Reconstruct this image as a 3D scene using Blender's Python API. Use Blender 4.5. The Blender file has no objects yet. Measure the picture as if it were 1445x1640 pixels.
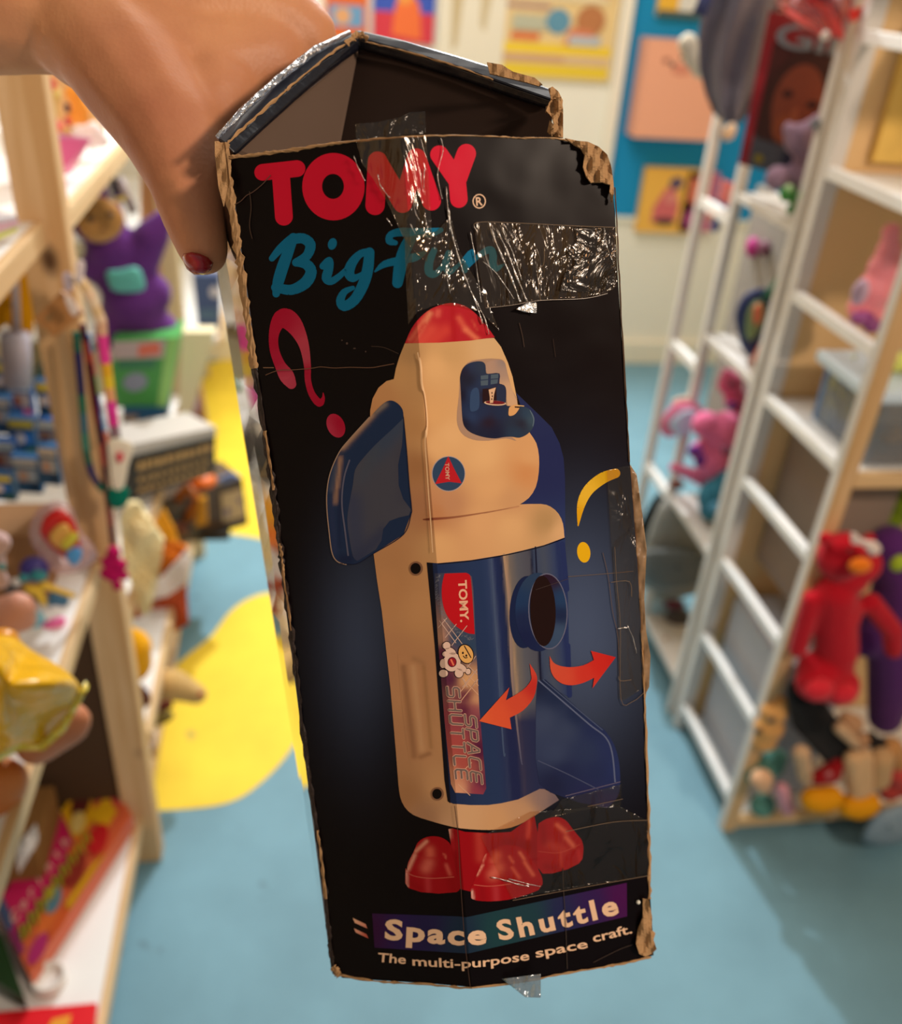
import bpy, bmesh, math, random
from mathutils import Vector, Matrix
from mathutils.geometry import tessellate_polygon
random.seed(7)
C = bpy.context.scene.collection
SC = bpy.context.scene
PI = math.pi

# ------------------------------------------------------------------ camera, world, lights, exposure
F = 1460.0; CX = 722.5; CY = 820.0                      # focal length in pixels of the 1445x1640 frame
EYE = Vector((0, 0, 1.5))
UPc = Vector((187, 2380, 1460)).normalized()
AFc = Vector((-242, 925, -1460)); AFc = (AFc - UPc * AFc.dot(UPc)).normalized()
XRc = AFc.cross(UPc)
ROT = Matrix((XRc, AFc, UPc))                           # camera axes -> world axes
cam_data = bpy.data.cameras.new('camera'); cam = bpy.data.objects.new('camera', cam_data); C.objects.link(cam)
cam.matrix_world = Matrix.Translation(EYE) @ ROT.to_4x4()
cam_data.sensor_fit = 'HORIZONTAL'; cam_data.sensor_width = 36.0; cam_data.lens = 36.0 * F / 1445.0
cam_data.clip_start = 0.02
cam_data.dof.use_dof = True; cam_data.dof.focus_distance = 0.405; cam_data.dof.aperture_fstop = 6.2
SC.camera = cam
SC.view_settings.view_transform = 'Standard'; SC.view_settings.look = 'None'
SC.view_settings.gamma = 1.0; SC.view_settings.use_curve_mapping = False
SC.view_settings.exposure = 0.0
W = bpy.data.worlds.new('world'); SC.world = W; W.use_nodes = True
W.node_tree.nodes['Background'].inputs[0].default_value = (1.0, 0.95, 0.90, 1)
W.node_tree.nodes['Background'].inputs[1].default_value = 0.29

def light(name, kind, loc, target, energy, color, size=0.5, size_y=None, spot=None):
    d = bpy.data.lights.new(name, kind); d.energy = energy; d.color = color
    if kind == 'AREA':
        d.size = size
        if size_y: d.shape = 'RECTANGLE'; d.size_y = size_y
    else:
        d.shadow_soft_size = size
    if spot: d.spot_size = spot; d.spot_blend = 0.6
    o = bpy.data.objects.new(name, d); C.objects.link(o); o.location = loc
    o.rotation_euler = (Vector(target) - Vector(loc)).to_track_quat('-Z', 'Y').to_euler()
    return o
light('ceiling_panel_light', 'AREA', (0.3, 2.3, 2.6), (0.3, 2.3, 0), 43, (1.0, 0.95, 0.88), 1.4, 1.6)
light('track_spot_light', 'SPOT', (0.50, 3.2, 2.45), (0.70, 1.0, 0), 230, (0.88, 0.95, 1.0), 0.045, spot=1.9)
light('front_ceiling_lamp', 'AREA', (1.22, -0.62, 2.36), (0.05, 0.38, 1.4), 29, (1.0, 0.80, 0.63), 0.2)

# ------------------------------------------------------------------ helpers
def rayw(px, py): return ROT @ Vector(((px - CX) / F, -(py - CY) / F, -1.0))
def S(px, py, D): return EYE + rayw(px, py) * D
def onx(px, py, X): r = rayw(px, py); return EYE + r * (X / r.x)
def ony(px, py, Y): r = rayw(px, py); return EYE + r * (Y / r.y)
def onz(px, py, Z=0.0): r = rayw(px, py); return EYE + r * ((Z - 1.5) / r.z)

def lin(h, a=1.0):
    h = h.lstrip('#'); v = [int(h[i:i + 2], 16) / 255 for i in (0, 2, 4)]
    return tuple((c / 12.92 if c <= .04045 else ((c + .055) / 1.055) ** 2.4) for c in v) + (a,)

def base_mat(name, rough=.6, spec=.4):
    m = bpy.data.materials.new(name); m.use_nodes = True
    b = m.node_tree.nodes['Principled BSDF']
    b.inputs['Roughness'].default_value = rough; b.inputs['Specular IOR Level'].default_value = spec
    return m, m.node_tree, b
def N(t, kind, **kw):
    n = t.nodes.new(kind)
    for k, v in kw.items(): setattr(n, k, v)
    return n
def add_bump(t, b, scale, dist, strength=1.0, detail=3, kind='ShaderNodeTexNoise'):
    tc = N(t, 'ShaderNodeTexCoord'); n = N(t, kind); n.inputs['Scale'].default_value = scale
    if 'Detail' in n.inputs: n.inputs['Detail'].default_value = detail
    t.links.new(tc.outputs['Object'], n.inputs['Vector'])
    bp = N(t, 'ShaderNodeBump'); bp.inputs['Distance'].default_value = dist; bp.inputs['Strength'].default_value = strength
    t.links.new(n.outputs[0], bp.inputs['Height']); t.links.new(bp.outputs[0], b.inputs['Normal'])
MC = {}
def mat(hexv, rough=.6, spec=.35, bump=None, mottle=0.0, mscale=20, metal=0.0, sheen=0.0, coat=0.0, sss=0.0):
    key = (hexv, rough, spec, bump, mottle, mscale, metal, sheen, coat, sss)
    if key in MC: return MC[key]
    m, t, b = base_mat('surface_' + hexv.strip('#'), rough, spec)
    b.inputs['Base Color'].default_value = lin(hexv); b.inputs['Metallic'].default_value = metal
    b.inputs['Sheen Weight'].default_value = sheen; b.inputs['Coat Weight'].default_value = coat
    if sss:
        b.inputs['Subsurface Weight'].default_value = sss; b.inputs['Subsurface Scale'].default_value = .008
        b.inputs['Subsurface Radius'].default_value = (1.0, .35, .2)
    if mottle:
        tc = N(t, 'ShaderNodeTexCoord'); n = N(t, 'ShaderNodeTexNoise'); n.inputs['Scale'].default_value = mscale; n.inputs['Detail'].default_value = 5
        t.links.new(tc.outputs['Object'], n.inputs['Vector'])
        mx = N(t, 'ShaderNodeMix', data_type='RGBA')
        c = lin(hexv); mx.inputs[6].default_value = tuple(v * (1 - mottle) for v in c[:3]) + (1,)
        mx.inputs[7].default_value = tuple(min(1, v * (1 + mottle)) for v in c[:3]) + (1,)
        t.links.new(n.outputs[0], mx.inputs[0]); t.links.new(mx.outputs[2], b.inputs['Base Color'])
    if bump: add_bump(t, b, bump[0], bump[1])
    MC[key] = m; return m
def vmat(name, rough=.5, spec=.35, bump=None, noise=0.0, coat=0.0):
    if name in MC: return MC[name]
    m, t, b = base_mat(name, rough, spec)
    a = N(t, 'ShaderNodeAttribute'); a.attribute_name = 'Col'
    if noise:
        tc = N(t, 'ShaderNodeTexCoord'); n = N(t, 'ShaderNodeTexNoise'); n.inputs['Scale'].default_value = 6; n.inputs['Detail'].default_value = 6
        t.links.new(tc.outputs['Object'], n.inputs['Vector'])
        mr = N(t, 'ShaderNodeMapRange'); mr.inputs[1].default_value = .3; mr.inputs[2].default_value = .7
        mr.inputs[3].default_value = 1 - noise; mr.inputs[4].default_value = 1 + noise
        t.links.new(n.outputs[0], mr.inputs[0])
        mx = N(t, 'ShaderNodeMix', data_type='RGBA', blend_type='MULTIPLY'); mx.inputs[0].default_value = 1
        t.links.new(a.outputs[0], mx.inputs[6]); t.links.new(mr.outputs[0], mx.inputs[7])
        t.links.new(mx.outputs[2], b.inputs['Base Color'])
    else: t.links.new(a.outputs[0], b.inputs['Base Color'])
    b.inputs['Coat Weight'].default_value = coat
    if bump: add_bump(t, b, bump[0], bump[1])
    MC[name] = m; return m
def wood(name, hexa, hexb, axis):
    if name in MC: return MC[name]
    m, t, b = base_mat(name, .55, .3)
    tc = N(t, 'ShaderNodeTexCoord'); mp = N(t, 'ShaderNodeMapping')
    sc = [22, 22, 22]; sc[axis] = 1.2; mp.inputs['Scale'].default_value = sc
    n = N(t, 'ShaderNodeTexNoise'); n.inputs['Scale'].default_value = 2.2; n.inputs['Detail'].default_value = 4; n.inputs['Distortion'].default_value = .6
    t.links.new(tc.outputs['Object'], mp.inputs[0]); t.links.new(mp.outputs[0], n.inputs['Vector'])
    r = N(t, 'ShaderNodeValToRGB'); r.color_ramp.elements[0].position = .35; r.color_ramp.elements[0].color = lin(hexb)
    r.color_ramp.elements[1].position = .65; r.color_ramp.elements[1].color = lin(hexa)
    t.links.new(n.outputs[0], r.inputs[0])
    # knots: sparse dark spots
    mp2 = N(t, 'ShaderNodeMapping'); s2 = [9, 9, 9]; s2[axis] = 5; mp2.inputs['Scale'].default_value = s2
    v = N(t, 'ShaderNodeTexVoronoi'); t.links.new(tc.outputs['Object'], mp2.inputs[0]); t.links.new(mp2.outputs[0], v.inputs['Vector']); v.inputs['Scale'].default_value = 1.0
    kr = N(t, 'ShaderNodeMapRange'); kr.inputs[1].default_value = .05; kr.inputs[2].default_value = .14
    t.links.new(v.outputs['Distance'], kr.inputs[0])
    mx = N(t, 'ShaderNodeMix', data_type='RGBA'); mx.inputs[6].default_value = lin('#5a3c22')
    t.links.new(kr.outputs[0], mx.inputs[0]); t.links.new(r.outputs[0], mx.inputs[7]); t.links.new(mx.outputs[2], b.inputs['Base Color'])
    MC[name] = m; return m
def clear_mat(name, tint='#ffffff', gloss=.25, rough=.08, bump=(60, .0008), body=.0, bodycol='#ffffff', stretch=None):
    if name in MC: return MC[name]
    m = bpy.data.materials.new(name); m.use_nodes = True; t = m.node_tree; t.nodes.clear()
    out = N(t, 'ShaderNodeOutputMaterial'); tr = N(t, 'ShaderNodeBsdfTransparent'); tr.inputs[0].default_value = lin(tint)
    gl = N(t, 'ShaderNodeBsdfGlossy'); gl.inputs['Roughness'].default_value = rough; gl.inputs[0].default_value = (1, 1, 1, 1)
    tc = N(t, 'ShaderNodeTexCoord'); n = N(t, 'ShaderNodeTexNoise'); n.inputs['Scale'].default_value = bump[0]; n.inputs['Detail'].default_value = 4; n.inputs['Distortion'].default_value = 1.5
    if stretch:
        mp = N(t, 'ShaderNodeMapping'); mp.inputs['Scale'].default_value = stretch; t.links.new(tc.outputs['Object'], mp.inputs[0]); t.links.new(mp.outputs[0], n.inputs['Vector'])
    else: t.links.new(tc.outputs['Object'], n.inputs['Vector'])
    bp = N(t, 'ShaderNodeBump'); bp.inputs['Distance'].default_value = bump[1]; t.links.new(n.outputs[0], bp.inputs['Height']); t.links.new(bp.outputs[0], gl.inputs['Normal'])
    mx = N(t, 'ShaderNodeMixShader'); mx.inputs[0].default_value = gloss
    t.links.new(tr.outputs[0], mx.inputs[1]); t.links.new(gl.outputs[0], mx.inputs[2])
    last = mx
    if body:
        df = N(t, 'ShaderNodeBsdfDiffuse'); df.inputs[0].default_value = lin(bodycol)
        m2 = N(t, 'ShaderNodeMixShader'); m2.inputs[0].default_value = body
        t.links.new(mx.outputs[0], m2.inputs[1]); t.links.new(df.outputs[0], m2.inputs[2]); last = m2
    t.links.new(last.outputs[0], out.inputs[0]); MC[name] = m; return m

# -- things and parts.  All shapes are given in world coordinates; an object's origin is its thing's base.
ORG = {}
def tag(o, label=None, cat=None, group=None, kind=None):
    if label: o['label'] = label
    if cat: o['category'] = cat
    if group: o['group'] = group
    if kind: o['kind'] = kind
    return o
def thing(name, label, cat, loc, group=None):
    o = bpy.data.objects.new(name, None); C.objects.link(o); o.location = loc; o.empty_display_size = .02
    ORG[o.name] = Vector(loc); return tag(o, label, cat, group)
class VB:
    """collects world-space vertices, faces and per-vertex colours"""
    def __init__(s): s.v = []; s.f = []; s.c = []
    def add(s, vs, fs, col=(1, 1, 1, 1)):
        k = len(s.v); s.v += [Vector(p) for p in vs]; s.f += [tuple(i + k for i in f) for f in fs]
        s.c += (col if isinstance(col, list) else [col] * len(vs)); return s
    def bm(s, b, col=(1, 1, 1, 1)):
        b.verts.index_update(); s.add([v.co.copy() for v in b.verts], [[v.index for v in f.verts] for f in b.faces], col); b.free(); return s
def obj(name, g, m, parent=None, smooth=False, bevel=0, label=None, cat=None, group=None, kind=None, origin=None):
    vs, fs = g.v, g.f
    if parent is not None: o0 = ORG[parent.name]
    elif origin is not None: o0 = Vector(origin)
    else:
        xs = [p.x for p in vs]; ys = [p.y for p in vs]; o0 = Vector(((min(xs) + max(xs)) / 2, (min(ys) + max(ys)) / 2, min(p.z for p in vs)))
    me = bpy.data.meshes.new(name); me.from_pydata([p - o0 for p in vs], [], fs); me.validate(verbose=False)
    if len(me.vertices) == len(g.c):
        a = me.color_attributes.new('Col', 'FLOAT_COLOR', 'POINT')
        a.data.foreach_set('color', [x for c in g.c for x in c])
    me.materials.append(m)
    if smooth: me.polygons.foreach_set('use_smooth', [True] * len(me.polygons))
    o = bpy.data.objects.new(name, me); C.objects.link(o); ORG[o.name] = o0
    if parent is not None: o.parent = parent
    else: o.location = o0
    if bevel:
        b = o.modifiers.new('bevel', 'BEVEL'); b.width = bevel; b.segments = 2; b.limit_method = 'ANGLE'; b.harden_normals = False
    return tag(o, label, cat, group, kind)

def box_vf(a, b):
    x0, y0, z0 = a; x1, y1, z1 = b
    v = [(x0, y0, z0), (x1, y0, z0), (x1, y1, z0), (x0, y1, z0), (x0, y0, z1), (x1, y0, z1), (x1, y1, z1), (x0, y1, z1)]
    return v, [(0, 3, 2, 1), (4, 5, 6, 7), (0, 1, 5, 4), (1, 2, 6, 5), (2, 3, 7, 6), (3, 0, 4, 7)]
def boxg(a, b, col=(1, 1, 1, 1), g=None, M=None):
    g = g or VB(); v, f = box_vf(a, b); v = [Vector(p) for p in v]
    if M is not None: v = [M @ p for p in v]
    return g.add(v, f, col)
def slab(q, th, col=(1, 1, 1, 1), g=None):
    """quad (4 points, seen counter-clockwise from its front) thickened backwards"""
    g = g or VB(); q = [Vector(p) for p in q]; n = (q[1] - q[0]).cross(q[3] - q[0]).normalized()
    v = q + [p - n * th for p in q]
    return g.add(v, [(0, 1, 2, 3), (7, 6, 5, 4), (0, 4, 5, 1), (1, 5, 6, 2), (2, 6, 7, 3), (3, 7, 4, 0)], col)
def tube(pts, rad, g=None, col=(1, 1, 1, 1), n=10, caps=True):
    g = g or VB(); pts = [Vector(p) for p in pts]; r = rad if isinstance(rad, (list, tuple)) else [rad] * len(pts)
    vs = []; fs = []; prev = None
    for i, p in enumerate(pts):
        d = (pts[min(i + 1, len(pts) - 1)] - pts[max(i - 1, 0)]).normalized()
        if prev is None: a = d.orthogonal().normalized()
        else: a = (prev - d * prev.dot(d)); a = a.normalized() if a.length > 1e-6 else d.orthogonal().normalized()
        prev = a; b = d.cross(a)
        vs += [p + (a * math.cos(2 * PI * k / n) + b * math.sin(2 * PI * k / n)) * r[i] for k in range(n)]
    for i in range(len(pts) - 1):
        for k in range(n): fs.append((i * n + k, i * n + (k + 1) % n, (i + 1) * n + (k + 1) % n, (i + 1) * n + k))
    if caps: fs.append(tuple(range(n))[::-1]); fs.append(tuple((len(pts) - 1) * n + k for k in range(n)))
    return g.add(vs, fs, col)
def ball(c, r, g=None, col=(1, 1, 1, 1), M=None, sub=2):
    g = g or VB(); b = bmesh.new(); bmesh.ops.create_icosphere(b, subdivisions=sub, radius=1.0)
    r = (r, r, r) if not isinstance(r, (tuple, list)) else r
    for v in b.verts:
        p = Vector((v.co.x * r[0], v.co.y * r[1], v.co.z * r[2])); v.co = (M @ p if M is not None else p) + Vector(c)
    return g.bm(b, col)
def lathe(prof, c, g=None, col=(1, 1, 1, 1), n=28, M=None):
    g = g or VB(); vs = []; fs = []
    for r, z in prof: vs += [Vector((r * math.cos(2 * PI * k / n), r * math.sin(2 * PI * k / n), z)) for k in range(n)]
    for i in range(len(prof) - 1):
        for k in range(n): fs.append((i * n + k, i * n + (k + 1) % n, (i + 1) * n + (k + 1) % n, (i + 1) * n + k))
    fs.append(tuple(range(n))[::-1]); fs.append(tuple((len(prof) - 1) * n + k for k in range(n)))
    vs = [(M @ p if M is not None else p) + Vector(c) for p in vs]
    return g.add(vs, fs, col)
def cat(pts, k=6, closed=False):
    """Catmull-Rom through 2-D/3-D tuples"""
    n = len(pts); out = []
    rng = range(n) if closed else range(n - 1)
    for i in rng:
        p = [pts[(i + j) % n] if closed else pts[min(max(i + j, 0), n - 1)] for j in (-1, 0, 1, 2)]
        for s in range(k):
            t = s / k
            out.append(tuple(.5 * (2 * b + (c - a) * t + (2 * a - 5 * b + 4 * c - d) * t * t + (3 * b - a - 3 * c + d) * t ** 3) for a, b, c, d in zip(*p)))
    if not closed: out.append(tuple(pts[-1]))
    return out
def remesh(o, vox, sm=4):
    r = o.modifiers.new('remesh', 'REMESH'); r.mode = 'VOXEL'; r.voxel_size = vox; r.use_smooth_shade = True
    if sm: s = o.modifiers.new('smooth', 'SMOOTH'); s.iterations = sm; s.factor = .5
    return o

def P(px, py, y):
    """a point on the vertical plane at distance y down the aisle, and the size of one photo pixel there"""
    p = ony(px, py, y); D = (p - EYE).dot(ROT @ Vector((0, 0, -1))); return p, D / F
def capsule(a, b, ra, rb, g, dens=3):
    a = Vector(a); b = Vector(b); ball(a, ra, g, sub=2); ball(b, rb, g, sub=2)
    n = max(2, int((b - a).length / max(min(ra, rb), .002) * dens))
    for i in range(1, n): t = i / n; ball(a.lerp(b, t), ra + (rb - ra) * t, g, sub=2)
    return g
def plush_mesh(y, blobs):
    """blobs: (px,py,r[,dy]) balls or (px,py,r,px2,py2,r2[,dy,dy2]) limbs, sizes in photo pixels"""
    g = VB()
    for b in blobs:
        if len(b) in (3, 4, 5):
            dy = b[3] if len(b) >= 4 else 0
            p, m = P(b[0], b[1], y + dy); ry = b[4] if len(b) == 5 else b[2]
            ball(p, (b[2] * m, b[2] * m * .85, ry * m), g, sub=2)
        else:
            d1 = b[6] if len(b) > 6 else 0; d2 = b[7] if len(b) > 7 else d1
            p, m = P(b[0], b[1], y + d1); q, m2 = P(b[3], b[4], y + d2)
            capsule(p, q, b[2] * m, b[5] * m2, g)
    return g
def plushpart(name, y, blobs, m, parent, vox=.006, label=None, sm=4, **kw):
    return remesh(obj(name, plush_mesh(y, blobs), m, parent, smooth=True, label=label, **kw), vox, sm)
def plushmat(h, fuzz=.0015): return mat(h, .95, .1, bump=(160, fuzz), mottle=.12, mscale=40, sheen=.15)
def balls(name, y, items, m, parent, label=None):
    g = VB()
    for b in items:
        p, mm = P(b[0], b[1], y + (b[4] if len(b) > 4 else 0)); ball(p, (b[2] * mm, b[2] * mm * .6, (b[3] if len(b) > 3 else b[2]) * mm), g, sub=2)
    return obj(name, g, m, parent, smooth=True, label=label)

def card(name, q, th, base, art, m=None, parent=None, **kw):
    """a real box or book: quad q (bl, br, tr, tl seen from its front), thickness th, printed shapes laid on its face.
    art: ('r',u0,v0,u1,v1,hex) | ('e',u,v,ru,rv,hex) | ('p',[(u,v)..],hex) | ('t',text,u,v,height,hex[,w])"""
    q = [Vector(p) for p in q]; g = slab(q, th, lin(base)); n = (q[1] - q[0]).cross(q[3] - q[0]).normalized()
    k = [0]
    def pt(u, v): return (q[0] * (1 - u) + q[1] * u) * (1 - v) + (q[3] * (1 - u) + q[2] * u) * v + n * (.0006 + .0004 * k[0])
    for a in art:
        k[0] += 1
        if a[0] == 'r': u0, v0, u1, v1, h = a[1:]; pl = [(u0, v0), (u1, v0), (u1, v1), (u0, v1)]
        elif a[0] == 'e': pl = [(a[1] + a[3] * math.cos(2 * PI * i / 20), a[2] + a[4] * math.sin(2 * PI * i / 20)) for i in range(20)]; h = a[5]
        elif a[0] == 'p': pl = a[1]; h = a[2]
        else:
            _, txt, u, v, hh, h = a[:6]; vs, fs, w = text_mesh(txt, .03)
            asp = (q[1] - q[0]).length / (q[3] - q[0]).length
            wu = a[6] if len(a) > 6 else w * hh / asp
            g.add([pt(u + p[0] / w * wu, v + p[1] * hh) for p in vs], fs, lin(h)); continue
        tr = tessellate_polygon([[Vector((x, y, 0)) for x, y in pl]])
        g.add([pt(x, y) for x, y in pl], [tuple(t) for t in tr], lin(h))
    return obj(name, g, m or vmat('printed_card', .4, .35), parent, **kw)
def text_mesh(s, offset=0.0, spacing=1.0):
    cu = bpy.data.curves.new('lettering', 'FONT'); cu.body = s; cu.size = 1.37; cu.offset = offset; cu.space_character = spacing; cu.resolution_u = 3
    o = bpy.data.objects.new('lettering', cu); C.objects.link(o)
    dg = bpy.context.evaluated_depsgraph_get(); me = bpy.data.meshes.new_from_object(o.evaluated_get(dg))
    vs = [(v.co.x, v.co.y) for v in me.vertices]; fs = [tuple(p.vertices) for p in me.polygons]
    bpy.data.objects.remove(o); bpy.data.curves.remove(cu); bpy.data.meshes.remove(me)
    x0 = min(v[0] for v in vs); vs = [(x - x0, y) for x, y in vs]; return vs, fs, max(v[0] for v in vs)
# ------------------------------------------------------------------ the shop: floor, walls
fl = VB()
fl.add([(-2.2, -1.5, 0), (2.6, -1.5, 0), (2.6, 3.7, 0), (-2.2, 3.7, 0), (-2.2, -1.5, -.05), (2.6, -1.5, -.05), (2.6, 3.7, -.05), (-2.2, 3.7, -.05)], [(0, 1, 2, 3), (7, 6, 5, 4)], lin('#729aa9'))
def patch(pts, h):
    L = cat(pts, 8, True); t = tessellate_polygon([[Vector((x, y, 0)) for x, y in L]]); v = [(x, y, .0012) for x, y in L]
    fl.add(v, [tuple(q) if (Vector(v[q[1]]) - Vector(v[q[0]])).cross(Vector(v[q[2]]) - Vector(v[q[0]])).z > 0 else tuple(q)[::-1] for q in t], lin(h))
patch([(-.40, 3.60), (-.375, 3.1), (-.34, 2.5), (-.27, 2.34), (-.17, 2.29), (-.06, 2.26), (.08, 2.34), (.16, 2.7), (.14, 3.2), (.02, 3.6)], '#f0cf3c')
patch([(-.105, 2.014), (-.165, 1.99), (-.21, 1.935), (-.25, 1.84), (-.3, 1.77), (-.34, 1.71), (-.42, 1.58), (-.43, 1.40), (-.38, 1.31), (-.314, 1.298), (-.18, 1.305), (-.107, 1.357), (-.043, 1.455), (.0, 1.6), (.03, 1.8), (-.02, 1.98)], '#f0cf3c')
def floor_mat():
    m = vmat('painted_floor', .62, .25, noise=.10)
    t = m.node_tree; b = t.nodes['Principled BSDF']; tc = N(t, 'ShaderNodeTexCoord'); v = N(t, 'ShaderNodeTexNoise'); v.inputs['Scale'].default_value = 9; v.inputs['Detail'].default_value = 3
    t.links.new(tc.outputs['Object'], v.inputs['Vector']); mr = N(t, 'ShaderNodeMapRange'); mr.inputs[1].default_value = .70; mr.inputs[2].default_value = .78; t.links.new(v.outputs[0], mr.inputs[0])
    src = b.inputs['Base Color'].links[0].from_socket; mx = N(t, 'ShaderNodeMix', data_type='RGBA'); mx.inputs[7].default_value = lin('#52646a')
    t.links.new(mr.outputs[0], mx.inputs[0]); t.links.new(src, mx.inputs[6]); t.links.new(mx.outputs[2], b.inputs['Base Color']); return m
obj('floor', fl, floor_mat(), kind='structure')
m_wall = mat('#e9e2cd', .85, .15, mottle=.04, mscale=2); m_blue = mat('#1f8db6', .8, .2, mottle=.05, mscale=3)
g = boxg((-2.2, 3.66, 0), (1.185, 3.76, 2.7), lin('#f1ecdd')); boxg((1.185, 3.66, 0), (2.6, 3.76, .63), lin('#efe9d8'), g); boxg((1.185, 3.66, .63), (2.6, 3.76, 2.7), lin('#1c8cc0'), g)
obj('wall_back', g, vmat('painted_wall', .8, .2), kind='structure')
obj('wall_left', boxg((-1.15, -1.2, 0), (-1.05, 3.66, 2.7)), mat('#e4d2b4', .85, .15), kind='structure')
obj('wall_right', boxg((2.0, -1.2, 0), (2.1, 3.66, 2.7)), mat('#e2c69c', .85, .15), kind='structure')
obj('baseboard_back', boxg((-1.0, 3.635, 0), (2.0, 3.66, .10)), mat('#ece4ce', .5, .3), kind='structure', bevel=.004)
obj('trim_1', boxg((1.150, 3.630, .10), (1.192, 3.66, 2.7)), mat('#f2ead8', .5, .3), kind='structure', bevel=.004)
obj('trim_2', boxg((1.192, 3.648, .612), (2.0, 3.66, .632)), mat('#efe8d4', .5, .3), kind='structure', bevel=.003)

# -- shelving
PINE_Z = wood('pine_upright', '#dcb88a', '#c99e6a', 2); PINE_Y = wood('pine_edge', '#dfc193', '#cfa877', 1); PINE_X = wood('pine_rail', '#e2c090', '#d2a873', 0)
WHT = mat('#f0eeea', .35, .35); WHT2 = mat('#d9d3cb', .5, .3); GREY = mat('#9a938a', .9, .1, bump=(200, .0006))
def board(parent, x0, x1, y0, y1, z, th=.018, edge=True, top=WHT, side='left', m_edge_=None):
    b = obj('shelf', boxg((x0, y0, z - th), (x1, y1, z)), top, parent, bevel=.0015)
    if edge:
        e = .012; x = (x1 - .001) if side == 'left' else (x0 - e + .001)
        obj('shelf_edging', boxg((x, y0, z - th - .010), (x + e, y1, z + .001)), m_edge_ or PINE_Y, b, bevel=.0015)
    return b
ORGP = (-.55, .75, 0)
near = thing('shelving_unit', 'pine shelving unit with white shelves, nearest on the left of the aisle', 'shelves', ORGP)
for (x0, x1, y0, y1) in ((-.343, -.288, 1.178, 1.214), (-.95, -.895, 1.178, 1.214), (-.95, -.895, .30, .336)):
    obj('upright', boxg((x0, y0, 0), (x1, y1, 2.05)), PINE_Z, near, bevel=.002)
for z in (1.19, .69): board(near, -.94, -.322, .30, 1.178, z)
board(near, -.94, -.322, .52, 1.178, .124)
obj('back_panel', boxg((-.97, .30, 0), (-.951, 1.21, 2.05)), mat('#a2825e', .8, .2), near)
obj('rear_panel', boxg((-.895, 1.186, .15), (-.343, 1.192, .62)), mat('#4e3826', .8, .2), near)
far = thing('shelving_unit', 'pine shelving unit with white shelves further along the left of the aisle', 'shelves', (-.6, 1.75, 0))
for (x0, x1, y0, y1) in ((-.335, -.295, 2.19, 2.23), (-.95, -.91, 2.19, 2.23), (-.95, -.91, 1.235, 1.27)):
    obj('upright', boxg((x0, y0, 0), (x1, y1, 1.75)), wood('pale_upright', '#d8c49a', '#c8ae80', 2), far, bevel=.002)
board(far, -.94, -.318, 1.235, 2.19, 1.18, top=WHT); board(far, -.94, -.318, 1.24, 2.19, .50); board(far, -.94, -.300, 1.24, 2.19, .275); board(far, -.94, -.33, 1.24, 2.19, .06)
obj('back_panel', boxg((-.97, 1.235, 0), (-.951, 2.22, 1.75)), mat('#b08a60', .8, .2), far)
# unit beyond, mostly hidden
far2 = thing('shelving_unit', 'pale shelving unit at the far end of the left row, by the back wall', 'shelves', (-.6, 3.1, 0))
for (x0, x1, y0, y1) in ((-.42, -.385, 2.70, 2.74), (-.42, -.385, 3.45, 3.49), (-.95, -.91, 3.45, 3.49)): obj('upright', boxg((x0, y0, 0), (x1, y1, 1.45)), mat('#cdbd94', .6, .3), far2, bevel=.002)
for z in (1.1, .75, .45, .10): board(far2, -.93, -.27 if z == .45 else -.40, 2.72, 3.47, z)

rack = thing('white_shelf_rack', 'tall white open shelf rack with pine front edges, nearest on the right', 'shelves', (1.25, 1.30, 0))
for (x0, x1, y0, y1, m_) in ((.824, .850, 1.142, 1.150, 'p'), (.826, .850, 1.150, 1.172, 'w'), (.834, .862, 1.440, 1.466, 'w'), (1.66, 1.69, 1.142, 1.172, 'w'), (1.66, 1.69, 1.44, 1.466, 'w')):
    obj('upright' if m_ == 'w' else 'pine_facing', boxg((x0, y0, 0 if m_ == 'w' else .01), (x1, y1, 2.0)), WHT2 if m_ == 'w' else PINE_Z, rack, bevel=.0015)
for z in (1.62, 1.44, 1.245, 1.04, .845, .67, .48, .285, .075): obj('side_rung', boxg((.834, 1.172, z - .016), (.850, 1.440, z + .004)), WHT, rack, bevel=.002)
for z in (1.62, 1.245, .845, .045):
    b = obj('shelf', boxg((.852, 1.160, z - .02), (1.66, 1.44, z - .004)), WHT, rack, bevel=.0015)
    obj('shelf_rail', boxg((.850, 1.142, z - .024), (1.66, 1.158, z)), PINE_X, b, bevel=.0015)
obj('back_panel', boxg((.862, 1.444, .03), (1.66, 1.452, 2.0)), mat('#e3bd88', .8, .2, mottle=.08, mscale=5), rack)
rack2 = thing('white_shelf_rack', 'white shelf rack with grey inner side, further along the right', 'shelves', (1.05, 1.72, 0))
for (x0, x1, y0, y1) in ((.834, .852, 1.910, 1.930), (.834, .852, 1.745, 1.765), (.834, .852, 1.490, 1.510), (1.34, 1.36, 1.49, 1.51), (1.34, 1.36, 1.91, 1.93)):
    obj('upright', boxg((x0, y0, 0), (x1, y1, 1.9)), WHT2, rack2, bevel=.0015)
for z in (1.09, .77, .445, .16): obj('side_rung', boxg((.836, 1.765, z - .018), (.850, 1.91, z + .004)), WHT, rack2, bevel=.0015)
for z in (1.14, .85, .455, .10): obj('shelf', boxg((.836, 1.51, z - .016), (1.35, 1.745, z)), WHT2, rack2, bevel=.0015)
obj('inner_side', boxg((.955, 1.512, .456), (.963, 1.905, 1.124)), GREY, rack2, label='grey felt inner side')

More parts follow.
